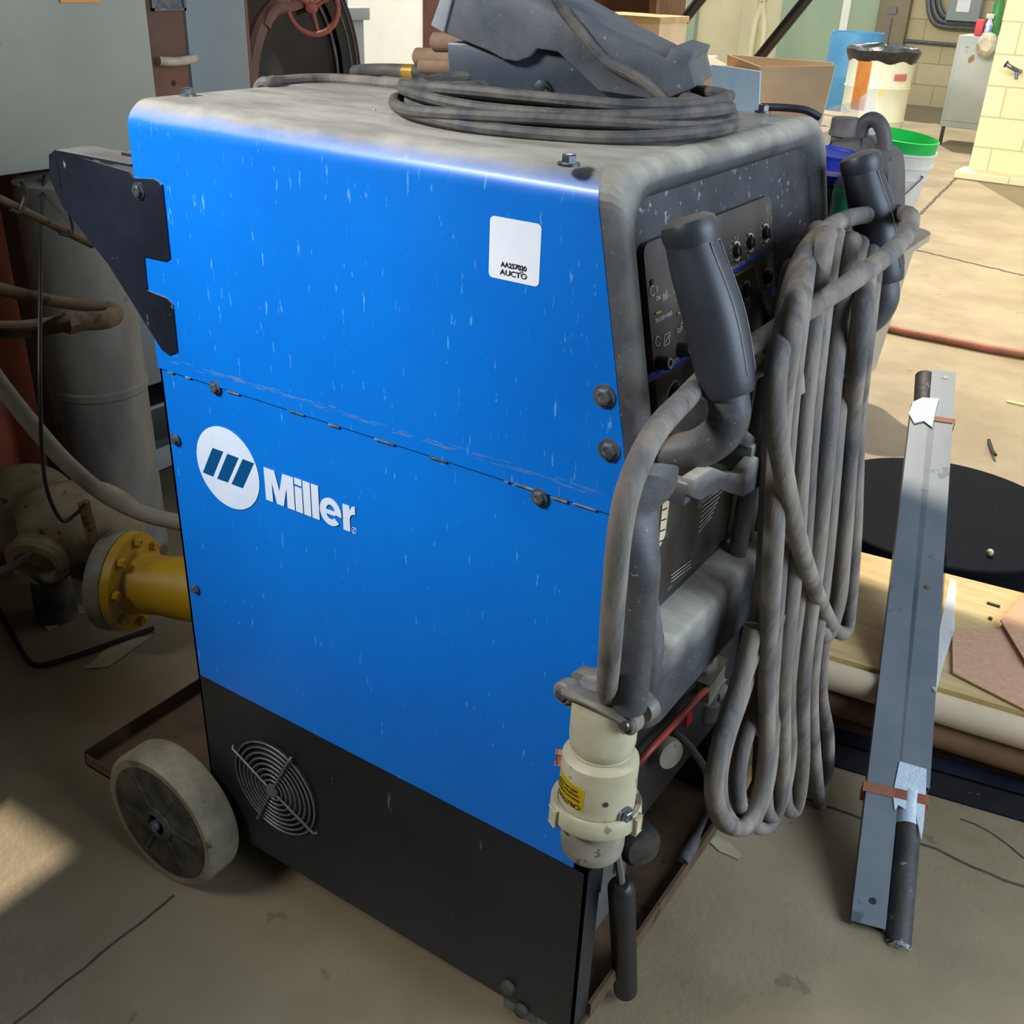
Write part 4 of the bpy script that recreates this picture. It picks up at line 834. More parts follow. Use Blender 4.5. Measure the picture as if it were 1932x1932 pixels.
# red post at the far left
rp = P(20, 620, 'x', -1.15); rd = thing('red_post', 'orange red painted steel post at the far left edge', 'post', (-1.2, rp.y, 0))
bm = BM(); box(bm, (-1.25, P(-60, 620, 'x', -1.15).y, 0), (-1.15, P(44, 620, 'x', -1.15).y, ea.z-.03), .004); mk('post', bm, M_red, rd)
def pipe_thing(name, label, cat, pts, r, m, part='pipe', n=12):
    q = [P(*p) for p in pts]; t = thing(name, label, cat, q[0]); bm = BM(); tube(bm, q, r, n); mk(part, bm, m, t); return t
def pv(px, py, x): return (px, py, 'x', x)
t = pipe_thing('rusty_rod', 'thin rusty rod slanting behind the black bracket, with a wire hook', 'rod', [pv(-30, 362, -.75), pv(20, 385, -.75), pv(100, 425, -.75), pv(175, 462, -.75)], .008, M_pipe, 'rod')
bm = BM(); tube(bm, [P(*pv(a, b, -.74)) for a, b in ((40, 340), (48, 370), (36, 400), (20, 395))], .005, 8); mk('wire_hook', bm, M_dark, t); bm = BM(); tube(bm, [P(*pv(a, b, -.74)) for a, b in ((128, 395), (137, 430), (130, 444), (112, 440))], .003, 8); mk('wire_hook', bm, M_dark, t)
t = thing('conduit_elbow', 'dusty brown conduit elbow with spiral flexible pipe, at left beside the duct', 'conduit', P(*pv(120, 600, -.72)))
bm = BM(); tube(bm, [P(*pv(a, b, -.76)) for a, b in ((-40, 535), (20, 550), (90, 566), (150, 575), (200, 580))], .0125, 12); mk('upper_arm', bm, M_pipe, t)
bm = BM(); tube(bm, [P(*pv(a, b, x)) for a, b, x in ((205, 583, -.76), (216, 592, -.74), (200, 603, -.72), (160, 606, -.72), (128, 608, -.72))], .0195, 14); a0_, a1_ = P(*pv(140, 607, -.72)), P(*pv(122, 610, -.72)); lathe(bm, [(.024, 0), (.024, .02)], a0_, a1_-a0_, 6); mk('elbow_body', bm, M_pipe, t)
sp = spline([P(*pv(a, b, -.72)) for a, b in ((124, 609), (80, 617), (30, 622), (-30, 622))], 16); bm = BM()
tube(bm, [sp[0], sp[len(sp)//2], sp[-1]], .014, 10)
for k in range(0, len(sp)-1):
    for u in (0, .5):
        c = sp[k].lerp(sp[k+1], u); d_ = (sp[k+1]-sp[k]).normalized(); lathe(bm, [(.014, -.0018), (.0175, 0), (.014, .0018)], c, d_, 14)
mk('spiral_pipe', bm, M_pipe, t)
pipe_thing('grey_hose', 'thick dusty grey hose sweeping down behind the machine at left', 'hose', [pv(-60, 640, -.70), pv(0, 725, -.70), pv(60, 800, -.68), pv(120, 868, -.66), pv(190, 928, -.62), pv(260, 965, -.56), pv(330, 984, -.50), pv(420, 1000, -.42)], .0175, M_hose, 'hose', 16)
pipe_thing('thin_wire', 'thin dark wire hanging down in front of the duct at left', 'wire', [pv(84, 333, -1.01), pv(80, 380, -.90), pv(77, 480, -.78), pv(75, 700, -.66), pv(80, 860, -.64), pv(92, 935, -.63), pv(118, 982, -.62), pv(145, 968, -.62), pv(160, 950, -.62)], .0042, M_rubber, 'wire', 8)
t = pipe_thing('floor_wire', 'black wire lying bent on the floor at left below the valves', 'wire', [(-20, 1120, 'z', .01), (12, 1175, 'z', .008), (45, 1235, 'z', .008), (72, 1255, 'z', .008), (140, 1238, 'z', .008), (215, 1212, 'z', .008), (290, 1185, 'z', .008)], .006, M_rubber, 'wire', 8)
# valves
def flange(bm, c, ax, r, th, nb=8, br=.010, bc=.78, face=1):
    lathe(bm, [(r*.3, -th/2), (r, -th/2), (r, th/2), (r*.3, th/2)], c, ax, 40)
vc = P(55, 965, 'x', -.90); t = thing('bronze_valve', 'dusty bronze coloured valve body with bolted round cover on the floor at left', 'valve', (vc.x, vc.y, 0))
ax = V((.75, -.55, .35)).normalized(); bm = BM(); lathe(bm, [(.10, -.05), (.108, -.035), (.108, 0), (.095, .012), (.06, .022), (.02, .024)], vc, ax, 36)
cover = mk('round_cover', bm, M_brass, t)
xx = ax.cross(V((0, 0, 1))).normalized(); yy = xx.cross(ax)
for k in range(8):
    a = k*math.pi/4+.3; bm = BM(); hexbolt(bm, vc+(xx*math.cos(a)+yy*math.sin(a))*.086, ax, .012, .014); mk('cover_bolt', bm, M_brass, cover)
b0, b1_ = P(60, 1000, 'x', -.88), P(232, 1010, 'x', -.78)
bm = BM(); tube(bm, [b0, P(120, 985, 'x', -.83), P(185, 985, 'x', -.80), b1_], lambda q: .075+.02*math.sin(q*3.1), 20); mk('valve_body', bm, M_brass, t)
a = P(70, 1060, 'x', -.80); bm = BM(); d_ = V((.5, -.8, -.25)).normalized(); lathe(bm, [(.06, -.06), (.066, -.01), (.07, 0), (.062, .012), (.045, .014), (.04, -.02)], a, d_, 28); mk('side_port', bm, M_brass, t)
bm = BM(); q = P(167, 985, 'x', -.70); obox(bm, q, (0, .012, 0), (.006, 0, 0), (0, -.004, .05), .002); hexbolt(bm, q+V((.006, 0, -.01)), (1, 0, 0), .007, .008); mk('lever_stub', bm, M_pipe, t)
bm = BM(); lathe(bm, [(.05, 0), (.045, .12), (.04, .2)], (vc.x-.02, vc.y+.03, 0), (0, 0, 1), 16); mk('support_foot', bm, M_hub, t)
bm = BM(); tube(bm, [P(a, b, 'x', -.76) for a, b in ((-20, 1085), (30, 1065), (60, 1042))], .009, 8); tube(bm, [P(a, b, 'x', -.74) for a, b in ((62, 1085), (95, 1105), (130, 1080))], .006, 8); mk('bent_lever', bm, M_hub, t)
fcn = P(243, 1096, 'x', -.66); axf = V((.93, .36, .02)).normalized()
t = thing('yellow_flanged_pipe', 'yellow painted flanged pipe end lying on the floor behind the blue machine', 'pipe', (fcn.x, fcn.y, 0))
bm = BM(); Rf = .116; lathe(bm, [(Rf*.5, -.042), (Rf*.98, -.042), (Rf, -.038), (Rf, -.008), (Rf*.98, -.004), (Rf*.5, -.004)], fcn, axf, 44); mk('mating_flange', bm, M_beiged, t)
bm = BM(); lathe(bm, [(Rf*.5, -.003), (Rf*.97, -.003), (Rf*.99, 0), (Rf*.97, .018), (Rf*.64, .022), (Rf*.60, .034), (Rf*.58, .09), (Rf*.62, .14), (Rf*.62, .30), (Rf*.5, .30)], fcn, axf, 44); yf = mk('pipe_flange', bm, M_ylw, t)
xx = axf.cross(V((0, 0, 1))).normalized(); yy = xx.cross(axf)
for k in range(8):
    a = k*math.pi/4+.2; bm = BM(); hexbolt(bm, fcn+(xx*math.cos(a)+yy*math.sin(a))*Rf*.81+axf*.016, axf, .0115, .018, False); mk('flange_bolt', bm, M_ylw, yf)
sb = thing('sheet_bracket', 'small bent sheet metal bracket standing behind the valves', 'bracket', P(230, 950, 'x', -.95))
q = [P(a, b, 'x', -.95) for a, b in ((190, 912), (214, 890), (232, 886), (246, 896), (284, 990), (190, 990))]; bm = BM(); prism(bm, q, (-.05, 0, 0), .004); mk('bracket_body', bm, M_hub, sb)
bm = BM(); box(bm, (-1.0, q[0].y-.0, 0), (-.95, q[4].y-.02, q[4].z+.01)); mk('bracket_stem', bm, M_hub, sb, False)
for k, (pts) in enumerate((((160, 1262), (200, 1225), (250, 1205), (290, 1198), (230, 1240), (205, 1258)), ((60, 1150), (110, 1128), (185, 1150), (150, 1160), (90, 1190)))):
    bm = BM(); prism(bm, [P(a, b, 'z', .002) for a, b in pts], (0, 0, .0012)); o = mk('floor_patch', bm, mat('pale patch %d' % k, s(186, 172, 136), s(160, 146, 112), 20, .8), None, False)  # sunlight on the floor, painted as pale flat pieces
    tag(o, ('pale patch of painted sunlight on the floor beyond the black wire', 'pale patch of painted sunlight half under the bronze valve')[k], 'floor patch')
# ================================================================== RIGHT SIDE: CRATE, BARS, DRUM
fl = [P(1590, 1452, 'z', .0), P(1932, 1552, 'z', .0)]; dch = (fl[1]-fl[0]).normalized(); nch = V((-dch.y, dch.x, 0))
ch = thing('steel_channel', 'black scratched steel channel lying on the floor in front of the crate', 'steel channel', fl[0])
A0 = fl[0]-dch*.25; bm = BM(); L3 = 1.3
prism(bm, [A0, A0+nch*.004, A0+nch*.004+V((0, 0, .062)), A0+V((0, 0, .062))], dch*L3); prism(bm, [A0+V((0, 0, .058)), A0+nch*.05+V((0, 0, .058)), A0+nch*.05+V((0, 0, .062)), A0+V((0, 0, .062))], dch*L3); prism(bm, [A0, A0+nch*.05, A0+nch*.05+V((0, 0, .004)), A0+V((0, 0, .004))], dch*L3)
mk('channel', bm, mat('scuffed black steel', s(24, 28, 38), s(36, 40, 52), 9, .3, sp=1, spc=s(150, 156, 168), spt=.66, spsc=16, spst=(1, 1, 2.5)), ch, False)
ZC = .205
k0, k1 = P(1575, 1245, 'z', ZC), P(1932, 1350, 'z', ZC); kd = (k1-k0).normalized(); kn = V((-kd.y, kd.x, 0))
r0, r1 = P(1615, 1040, 'z', ZC), P(1932, 1118, 'z', ZC)
dpt = ((r0-k0).dot(kn)+(r1-k0).dot(kn))/2
cr = thing('wooden_crate', 'low pale plywood crate top with front painted darker as shade, under the leaning grey bars', 'crate', (k0.x+.3, k0.y+.2, 0))
K0 = k0-kd*.3; Lk = 1.3
bm = BM(); prism(bm, [K0+kn*.012, K0+kn*dpt, K0+kn*dpt-V((0, 0, .018)), K0+kn*.012-V((0, 0, .018))], kd*Lk); mk('deck_board', bm, M_wood, cr, False)
bm = BM()
for u in (.02, dpt-.02): prism(bm, [K0+kn*u-V((0, 0, .018)), K0+kn*(u+.018)-V((0, 0, .018)), K0+kn*(u+.018)-V((0, 0, ZC)), K0+kn*u-V((0, 0, ZC))], kd*Lk)
mk('side_board', bm, M_woodd, cr, False)
# rounded paper tube edging along the front
bm = BM(); Rr = .030; c = K0-V((0, 0, Rr+.002))+kn*.0-kn*.012; sweep(bm, [c, c+kd*Lk], Rr, 24); mk('front_roll', bm, mat('kraft paper', s(216, 192, 158), s(200, 176, 144), 5, .7), cr)
bm = BM(); c = K0-V((0, 0, Rr*3+.006))-kn*.004; sweep(bm, [c, c+kd*Lk], Rr, 24); mk('lower_roll', bm, mat('shaded kraft', s(140, 104, 70), s(110, 78, 50), 5, .7), cr)  # brown copy of the front roll; the shade beneath is in its colour
# cardboard sheets
def sheet(name, label, cat, pts, z, th, m, dz=()):
    q = [P(a, b, 'z', z) for a, b in pts]; t = thing(name, label, cat, (q[0].x, q[0].y, z)); bm = BM(); prism(bm, q, (0, 0, th)); mk('sheet', bm, m, t, False); return t
sheet('cardboard_sheet', 'flat corrugated cardboard piece lying on the crate right of the bars', 'cardboard', ((1796, 1192), (1895, 1190), (1960, 1240), (1990, 1370), (1930, 1340), (1797, 1272)), ZC+.002, .004, M_cardr)
sheet('cardboard_sheet', 'corrugated cardboard piece with raised corner at the right edge', 'cardboard', ((1887, 1172), (1960, 1100), (2040, 1200), (2000, 1300), (1940, 1260)), ZC+.010, .004, M_cardr)
# bars
A_, B_ = V((1.02, .53, .035)), V((.663, 1.77, .60)); 
A1, A2 = P(1632, 1748, 'z', .022), P(1698, 1790, 'z', .022)
E1, E2 = P(1746, 745, 'y', 1.74), P(1783, 700, 'y', 1.80)
bdir = (P(1765, 740, 'y', 1.75)-P(1690, 1640, 'z', .06)).normalized()
acr = bdir.cross(V((0, 0, 1))).normalized(); aup = acr.cross(bdir).normalized()
bt = thing('angle_iron_bar', 'long grey square steel tube, left one of the taped pair, open end on the floor', 'steel bar', A1)
gp = V((0, 0, 0))
def pt_on(px, py, ref):     # point of the photo on the plane of the bars
    return PN(px, py, ref, aup)
REF = V((1.02, .60, .062)); REF = REF+V((0, 0, 0))
n_bar = bdir.cross(CR).normalized()
def pbar(px, py): return PN(px, py, P(1690, 1640, 'z', .06), aup)
SA0, SA1 = pbar(1640, 1740), pbar(1735, 800); SB0, SB1 = pbar(1722, 1450), pbar(1779, 705)
R_0 = pbar(1697, 1785); R_1 = pbar(1745, 695)
wb_ = ((pbar(1727, 1300)-pbar(1660, 1285)).length)*.5
def sq(bm, a, b, w, h, t=.0022):
    d = (b-a).normalized(); r = acr; u = aup
    o = [(-w, -h), (w, -h), (w, h), (-w, h)]; i_ = [(-w+t, -h+t), (w-t, -h+t), (w-t, h-t), (-w+t, h-t)]
    def P3(base, c): return base+r*c[0]+u*c[1]-u*h
    vo0 = [bm.verts.new(P3(a, c)) for c in o]; vo1 = [bm.verts.new(P3(b, c)) for c in o]; vi0 = [bm.verts.new(P3(a, c)) for c in i_]; vi1 = [bm.verts.new(P3(b, c)) for c in i_]
    for k in range(4):
        j = (k+1) % 4
        bm.faces.new((vo0[k], vo0[j], vo1[j], vo1[k])); bm.faces.new((vi0[k], vi1[k], vi1[j], vi0[j])); bm.faces.new((vo0[k], vi0[k], vi0[j], vo0[j])); bm.faces.new((vo1[k], vo1[j], vi1[j], vi1[k]))
WB = .0285
bm = BM(); a = pbar(1638, 1745); b = pbar(1744, 760); sq(bm, a, b, WB, .016); mk('square_tube', bm, M_bar, bt, False)
c = pbar(1647, 1700); bm = BM(); lathe(bm, [(.006, 0), (.006, .0008)], c+aup*.0002, aup, 16); mk('drilled_hole', bm, M_ink, bt)
bt2 = thing('angle_iron_bar', 'long grey flat-faced steel tube, right one of the taped pair, ending above the taped rod', 'steel bar', B_)
bm = BM(); a = pbar(1724, 1480); b = pbar(1781, 700); 
lat_ = (b-a).normalized(); sq(bm, a, b, WB, .016); mk('square_tube', bm, M_bar, bt2, False)
c = pbar(1784, 712); bm = BM(); lathe(bm, [(.006, 0), (.006, .0008)], c+aup*.0002, aup, 16); mk('drilled_hole', bm, M_wood, bt2)
c = pbar(1749, 1108); bm = BM(); lathe(bm, [(.007, 0), (.006, .0006)], c+aup*.0002, aup, 9); mk('rust_spot', bm, M_woodd, bt2)
rb = thing('round_rod', 'round dark rod with rough cut end taped beneath the grey bars', 'rod', pbar(1697, 1785))
bm = BM(); a = pbar(1697, 1782)-aup*.02; m_ = pbar(1722, 1500)-aup*.02; b = pbar(1747, 700)-aup*.018
sweep(bm, [a, a.lerp(m_, .5), m_, pbar(1737, 1000)-aup*.052, b.lerp(m_, .12)-aup*.012, b], .0225, 20); mk('rod', bm, M_barr, rb)
bm = BM(); d_ = (a-m_).normalized(); lathe(bm, [(.0228, -.006), (.0228, .001), (.018, .004), (.004, .005)], a, d_, 18)
for v in bm.verts: v.co += V([random.uniform(-.0012, .0012) for _ in range(3)])
mk('cut_end', bm, mat('rough white cut end', s(186, 190, 178), s(96, 104, 100), 60, .8, bump=.5), rb)
def wrapband(bm, px, py, w, wid, off=.0015, hx_=.018):
    c = pbar(px, py)-aup*.018; o = []
    for k in range(4): 
        sx, sy = ((-1, -1), (1, -1), (1, 1), (-1, 1))[k]; o.append(c+acr*sx*(w+off)+aup*sy*(hx_+off))
    n = len(o); vs = [[bm.verts.new(p+bdir*e) for p in o] for e in (-wid, wid)]
    for k in range(4): bm.faces.new((vs[0][k], vs[0][(k+1) % 4], vs[1][(k+1) % 4], vs[1][k]))
    bmesh.ops.solidify(bm, geom=bm.faces[:], thickness=-.0012)
for (px, py, w, wid, lab) in ((1690, 1497, .060, .010, 'orange band around the near end of the grey bars'), (1761, 790, .052, .008, 'orange band around the far end of the grey bars')):
    t = thing('binding_band', lab, 'band', pbar(px, py)); bm = BM(); wrapband(bm, px, py, w-.004, wid, .002); mk('band', bm, M_band, t, False)
t = thing('masking_tape', 'white tape wrapped over the dark rod at the near end of the bars', 'tape', pbar(1718, 1480))
bm = BM(); q = [pbar(a, b)+aup*.0008 for a, b in ((1697, 1437), (1748, 1452), (1746, 1515), (1742, 1560), (1738, 1586), (1728, 1540), (1695, 1520), (1688, 1530), (1684, 1500))]; prism(bm, q, aup*.0012); mk('tape_patch', bm, M_tape, t, False)
bm = BM(); c0_, c1_ = pbar(1716, 1552)-aup*.02, pbar(1722, 1490)-aup*.02; sweep(bm, [c0_, c1_], .0238, 18); mk('tape_wrap', bm, M_tape, t)
t = thing('masking_tape', 'crumpled white tape at the far end of the grey bars', 'tape', pbar(1745, 780))
bm = BM(); q = [pbar(a, b)+aup*.0008 for a, b in ((1722, 760), (1740, 752), (1771, 754), (1766, 772), (1758, 808), (1742, 796), (1724, 800), (1714, 782))]; prism(bm, q, aup*.003); mk('tape_patch', bm, M_tape, t, False)
# black drum lid
cdm = P(1778, 962, 'z', .17); t = thing('drum_lid', 'large round black plastic drum lid behind the crate with scuffs', 'drum', (cdm.x, cdm.y, 0))
bm = BM(); Rd = .335; lathe(bm, [(Rd*.9, -.17), (Rd*.98, -.02), (Rd, -.015), (Rd, 0), (Rd*.985, .004), (Rd*.3, .004), (.01, .003)], cdm, (0, 0, 1), 64); mk('lid', bm, M_navyp, t)
bm = BM(); bmesh.ops.create_icosphere(bm, subdivisions=2, radius=.009, matrix=Matrix.Translation(P(1868, 1042, 'z', .185))); tag(mk('pebble', bm, M_beige), 'single pale pebble on the black drum lid', 'pebble')
t = thing('film_roll', 'crumpled clear plastic film strip beside the bars on the crate', 'plastic film', P(1780, 1200, 'z', ZC))
bm = BM(); q = [P(a, b, 'z', ZC+.004) for a, b in ((1793, 1092), (1804, 1100), (1800, 1190), (1778, 1260), (1766, 1308), (1758, 1300), (1770, 1200))]; prism(bm, q, (0, 0, .003)); mk('film', bm, M_clear, t)
for k, (a, b, dx_, dy_) in enumerate(((1874, 1142, .014, .004), (1868, 1168, .004, .005))):
    c = P(a, b, 'z', ZC); bm = BM(); box(bm, c+V((-dx_, -dy_, 0)), c+V((dx_, dy_, .004)), .001); tag(mk('debris_bit', bm, M_ink), ('dark elongated crumb on the plywood by the drum lid', 'small dark crumb on the plywood above the cardboard')[k], 'debris')
c = P(1872, 850, 'z', 0.01); bm = BM(); sweep(bm, [c+V((-.03, .09, 0)), c, c+V((.02, -.06, .01))], .006, 6); tag(mk('twig', bm, M_ink), 'short dark twig on the floor beyond the drum lid', 'twig')
t = pipe_thing('floor_hose', 'brown red hose lying across the sunlit floor on the right', 'hose', [(1560, 590, 'z', .02), (1690, 622, 'z', .02), (1780, 640, 'z', .02), (1870, 658, 'z', .02), (1980, 676, 'z', .02), (2100, 690, 'z', .02)], .019, mat('brown red hose', s(150, 92, 66), s(120, 74, 54), 12, .6), 'hose')
bm = BM(); c = P(1925, 764, 'z', .0); box(bm, c+V((-.05, -.012, 0)), c+V((.12, .012, .006))); tag(mk('wood_splinter', bm, M_wood, None, False), 'thin pale wood splinter on the floor at the right edge', 'splinter')
# ================================================================== BEHIND THE MACHINE, RIGHT
YT = 1.02
q = [P(a, b, 'y', .84) for a, b in ((1500, 430), (1742, 416), (1766, 432), (1758, 446), (1700, 520), (1680, 600), (1500, 640))]
sv = thing('utility_cart', 'beige plastic tub cart full of bottles, just behind the far grip', 'cart', (.45, 1.0, 0))
rimz = P(1768, 434, 'y', 1.14).z; rx = P(1768, 434, 'y', 1.14).x
bm = BM()
def ringr(x0, x1, y0, y1, z, r): return [V((y_, z_, z)) for y_, z_ in rrect(x0, x1, y0, y1, r, 5)]
Ls = [ringr(.10, rx-.045, .850, 1.128, rimz-.26, .04), ringr(.02, rx-.02, .83, 1.13, rimz-.03, .05), ringr(.01, rx-.0, .82, 1.14, rimz-.012, .05), ringr(.01, rx, .82, 1.14, rimz, .05), ringr(.025, rx-.03, .835, 1.125, rimz, .04), ringr(.11, rx-.052, .858, 1.120, rimz-.20, .035)]
Vv = [[bm.verts.new(p) for p in l] for l in Ls]
for A__, B__ in zip(Vv, Vv[1:]):
    for k in range(len(A__)): bm.faces.new((A__[k], A__[(k+1) % len(A__)], B__[(k+1) % len(A__)], B__[k]))
bm.faces.new(Vv[-1]); bm.faces.new(Vv[0][::-1]); mk('tub', bm, mat('beige tub', s(178, 162, 136), s(150, 134, 110), 4, .55), sv)
for lx, ly in ((.16, .92), (.40, .92), (.16, 1.06), (.40, 1.06)): bm = BM(); rod(bm, (lx, ly, 0), (lx, ly, rimz-.2), .015); mk('leg', bm, M_dark, sv)
fz = rimz-.195
# jug
jc = P(1600, 330, 'y', 1.06); jt = thing('oil_jug', 'dusty dark grey plastic oil jug with ribbed cap and hoop handle, behind the far grip', 'jug', (jc.x, 1.06, fz))
jx, jy = jc.x, 1.06
def jp(px, py): return P(px, py, 'y', jy-.05)
bm = BM(); prism(bm, [jp(a, b) for a, b in ((1535, 320), (1548, 285), (1568, 262), (1620, 262), (1632, 280), (1672, 285), (1680, 320), (1680, 430), (1535, 430))], (0, .11, 0), .018); 
for v in bm.verts:
    if v.co.z < jp(1600, 400).z: v.co.z = fz+.002
mk('jug_body', bm, M_jug, jt)
bm = BM(); tube(bm, [P(a, b, 'y', jy) for a, b in ((1618, 275), (1626, 240), (1642, 226), (1658, 232), (1668, 256), (1670, 300))], .013, 12); mk('jug_handle', bm, M_jug, jt)
c = P(1592, 258, 'y', jy); bm = BM(); lathe(bm, [(.022, -.01), (.022, .0), (.027, .002), (.027, .010), (.0255, .012), (.0255, .030), (.022, .032)], c, (0, 0, 1), 24); mk('jug_cap', bm, mat('grey cap', s(118, 108, 100), s(92, 86, 82), 30, .6), jt)
# funnel
c = P(1567, 290, 'y', .93); ft = thing('blue_funnel', 'bright blue plastic funnel below the oil jug, beside the machine corner', 'funnel', c)
bm = BM(); lathe(bm, [(.052, .0), (.054, .004), (.051, .0), (.050, -.022), (.036, -.040), (.010, -.055), (.007, -.075), (.006, -.075), (.008, -.05), (.034, -.038), (.047, -.020)], c, (0.1, 0, 1), 32); fb = mk('funnel_cone', bm, M_funnel, ft)
bm = BM(); lathe(bm, [(.0508, -.018), (.0505, -.026)], c, (0.1, 0, 1), 32, cap=False); bmesh.ops.solidify(bm, geom=bm.faces[:], thickness=-.001); mk('funnel_stripe', bm, mat('pale stripe', s(150, 140, 170), None, 5, .6), fb)
# spray can, dark bottle
c = P(1596, 440, 'y', .90); ct = thing('spray_can', 'green spray can with silver dome top standing in the beige tub', 'spray can', (c.x, c.y, fz))
tp = P(1612, 352, 'y', .90); bm = BM(); axc = (tp-V((c.x, .90, fz))).normalized(); base = V((c.x, .90, fz)); hc = (tp-base).length
lathe(bm, [(.031, 0), (.033, .004), (.033, hc-.01), (.031, hc)], base, axc, 32); cb = mk('can_body', bm, M_gcan, ct)
bm = BM(); lathe(bm, [(.033, hc), (.034, hc+.003), (.030, hc+.010), (.016, hc+.020), (.012, hc+.021)], base, axc, 32); mk('can_dome', bm, M_steel, cb)
bm = BM(); lathe(bm, [(.008, hc+.02), (.008, hc+.034), (.005, hc+.038)], base, axc, 14); mk('spray_nozzle', bm, M_beige, cb)
vv = (CP-base); vv = (vv-axc*vv.dot(axc)).normalized(); ux = axc.cross(vv)
for k, (w_, z_) in enumerate(((.012, .8), (.026, .72), (.026, .68), (.026, .64), (.020, .60))):
    bm = BM(); obox(bm, base+axc*hc*z_+vv*.0333, ux*w_*.45, axc*.0012, vv*.0006); mk('label_line', bm, mat('pale print%d' % k, s(190, 220, 190), None, 5, .6), cb, False)
q0 = P(1560, 400, 'y', .93); q1 = P(1590, 322, 'y', .93); dt = thing('dark_bottle', 'slanted dark brown bottle wedged between blue funnel and green spray can', 'bottle', (q0.x, q0.y, fz))
d_ = (q1-q0).normalized(); bm = BM(); lathe(bm, [(.03, -.08), (.031, -.07), (.031, .02), (.026, .035), (.013, .045), (.013, .055)], q0, d_, 24); mk('bottle_body', bm, mat('dark brown plastic', s(56, 46, 42), s(42, 36, 34), 8, .4), dt)
# clear bag and strap
bm = BM(); NN = 10; rr = random.Random(4)
gr = []
for i in range(NN):
    row = []
    for j in range(NN):
        u, v = i/(NN-1), j/(NN-1); px = (1500+155*u)*(1-v)+(1545+105*u)*v+math.sin(v*9+u*3)*3; py = (236-70*u)*(1-v)+(400-60*u)*v+math.sin(u*11+v*4)*4
        row.append(bm.verts.new(P(px, py, 'y', 1.20+.03*math.sin(u*7+v*3)+.03*math.sin(u*15-v*5)+.01*rr.random())))
    gr.append(row)
for i in range(NN-1):
    for j in range(NN-1): bm.faces.new((gr[i][j], gr[i+1][j], gr[i+1][j+1], gr[i][j+1]))
bmesh.ops.solidify(bm, geom=bm.faces[:], thickness=.001); tag(mk('plastic_bag', bm, M_clear), 'crumpled translucent plastic bag rising behind the machine corner and oil jug', 'plastic bag')
bm = BM(); tube(bm, [V((.600, .555, H+.006)), V((.625, .575, H+.006)), V((.650, .590, H+.004)), V((.668, .600, H-.004))], .005, 8); tag(mk('black_clip', bm, M_rubber), 'black plastic clip sticking out behind the machine top corner', 'clip')
# pail
pt_, hgt = P(1686, 276, 'y', 3.2), .36
pz = pt_.z-.33; pb2 = thing('white_pail', 'scuffed white plastic pail with wire handle, bright green pail nested in it', 'pail', (pt_.x, pt_.y, pz))
tilt = V((.10, 0, 1)).normalized(); bs = pt_-tilt*hgt
bm = BM(); lathe(bm, [(.118, 0), (.122, .006), (.142, .27), (.150, .272), (.150, .278), (.143, .28), (.145, .31), (.155, .313), (.155, .32), (.146, .322), (.149, .352), (.156, .355), (.156, .362), (.147, .362), (.120, .02), (.01, .015)], bs, tilt, 44); pw = mk('pail_body', bm, M_pail, pb2)
bm = BM(); lathe(bm, [(.138, .30), (.1465, .363), (.1475, .395), (.150, .40), (.146, .402), (.136, .34), (.11, .10), (.01, .10)], bs, tilt, 44, cap=False); mk('inner_pail', bm, M_green, pb2)
vv = (CP-bs); vv = (vv-tilt*vv.dot(tilt)).normalized(); ux = tilt.cross(vv)
if ux.dot(CR) < 0: ux = -ux
e0_ = bs+tilt*.29+(ux*.80+vv*.6)*.150; e1_ = bs+tilt*.29+(-ux*.80+vv*.6)*.150
bm = BM(); tube(bm, [e0_, e0_+vv*.012-tilt*.01, bs+tilt*.17+vv*.185+ux*.03, bs+tilt*.15+vv*.19-ux*.05, e1_], .003, 8); mk('wire_handle', bm, M_steeld, pb2)
ps = thing('pail_stand', 'brown box stand under the white pail, hidden behind the cart', 'box', (bs.x-.12, bs.y, 0))
bm = BM(); box(bm, (bs.x-.22, bs.y-.10, 0), (bs.x+.02, bs.y+.10, bs.z-.014), .004); mk('box', bm, M_woodd, ps)
# workbench with cartons
zbn = P(1500, 216, 'y', 2.3).z-.05
wbn = thing('workbench', 'plain workbench behind the machine carrying the cartons', 'workbench', (-.3, 2.5, 0)); xe = P(1530, 230, 'y', 2.1).x-.05
bm = BM(); box(bm, (-1.5, 2.1, zbn-.04), (xe, 2.95, zbn), .004); mk('bench_top', bm, M_wood, wbn)
for lx in (-1.45, xe-.05):
    for ly in (2.14, 2.9): bm = BM(); box(bm, (lx, ly-.03, 0), (lx+.05, ly+.03, zbn-.04)); mk('leg', bm, M_dark, wbn, False)
def pq(pts, y): return [P(a, b, 'y', y) for a, b in pts]
ctn = thing('open_carton', 'open brown cardboard carton with flaps out, right of the blue board', 'cardboard box', (P(1480, 210, 'y', 2.4).x, 2.5, zbn))
x0_, x1_ = P(1436, 180, 'y', 2.35).x, P(1562, 180, 'y', 2.35).x; zt_ = P(1500, 128, 'y', 2.35).z
bm = BM(); a = pq(((1436, 126), (1576, 124), (1562, 180), (1548, 235), (1432, 235)), 2.35); prism(bm, a, (0, .006, 0)); mk('front_face', bm, M_card, ctn, False)
bm = BM(); a = pq(((1372, 103), (1572, 118), (1560, 160), (1372, 160)), 2.60); prism(bm, a, (0, .006, 0)); mk('back_face', bm, M_card, ctn, False)
bm = BM(); a = P(1434, 126, 'y', 2.35); b = P(1376, 104, 'y', 2.60); c = V((b.x, b.y, zbn+.002)); d_ = V((a.x, a.y, zbn+.002)); prism(bm, [a, b, c, d_], (.005, 0, 0)); mk('side_face', bm, M_card, ctn, False)
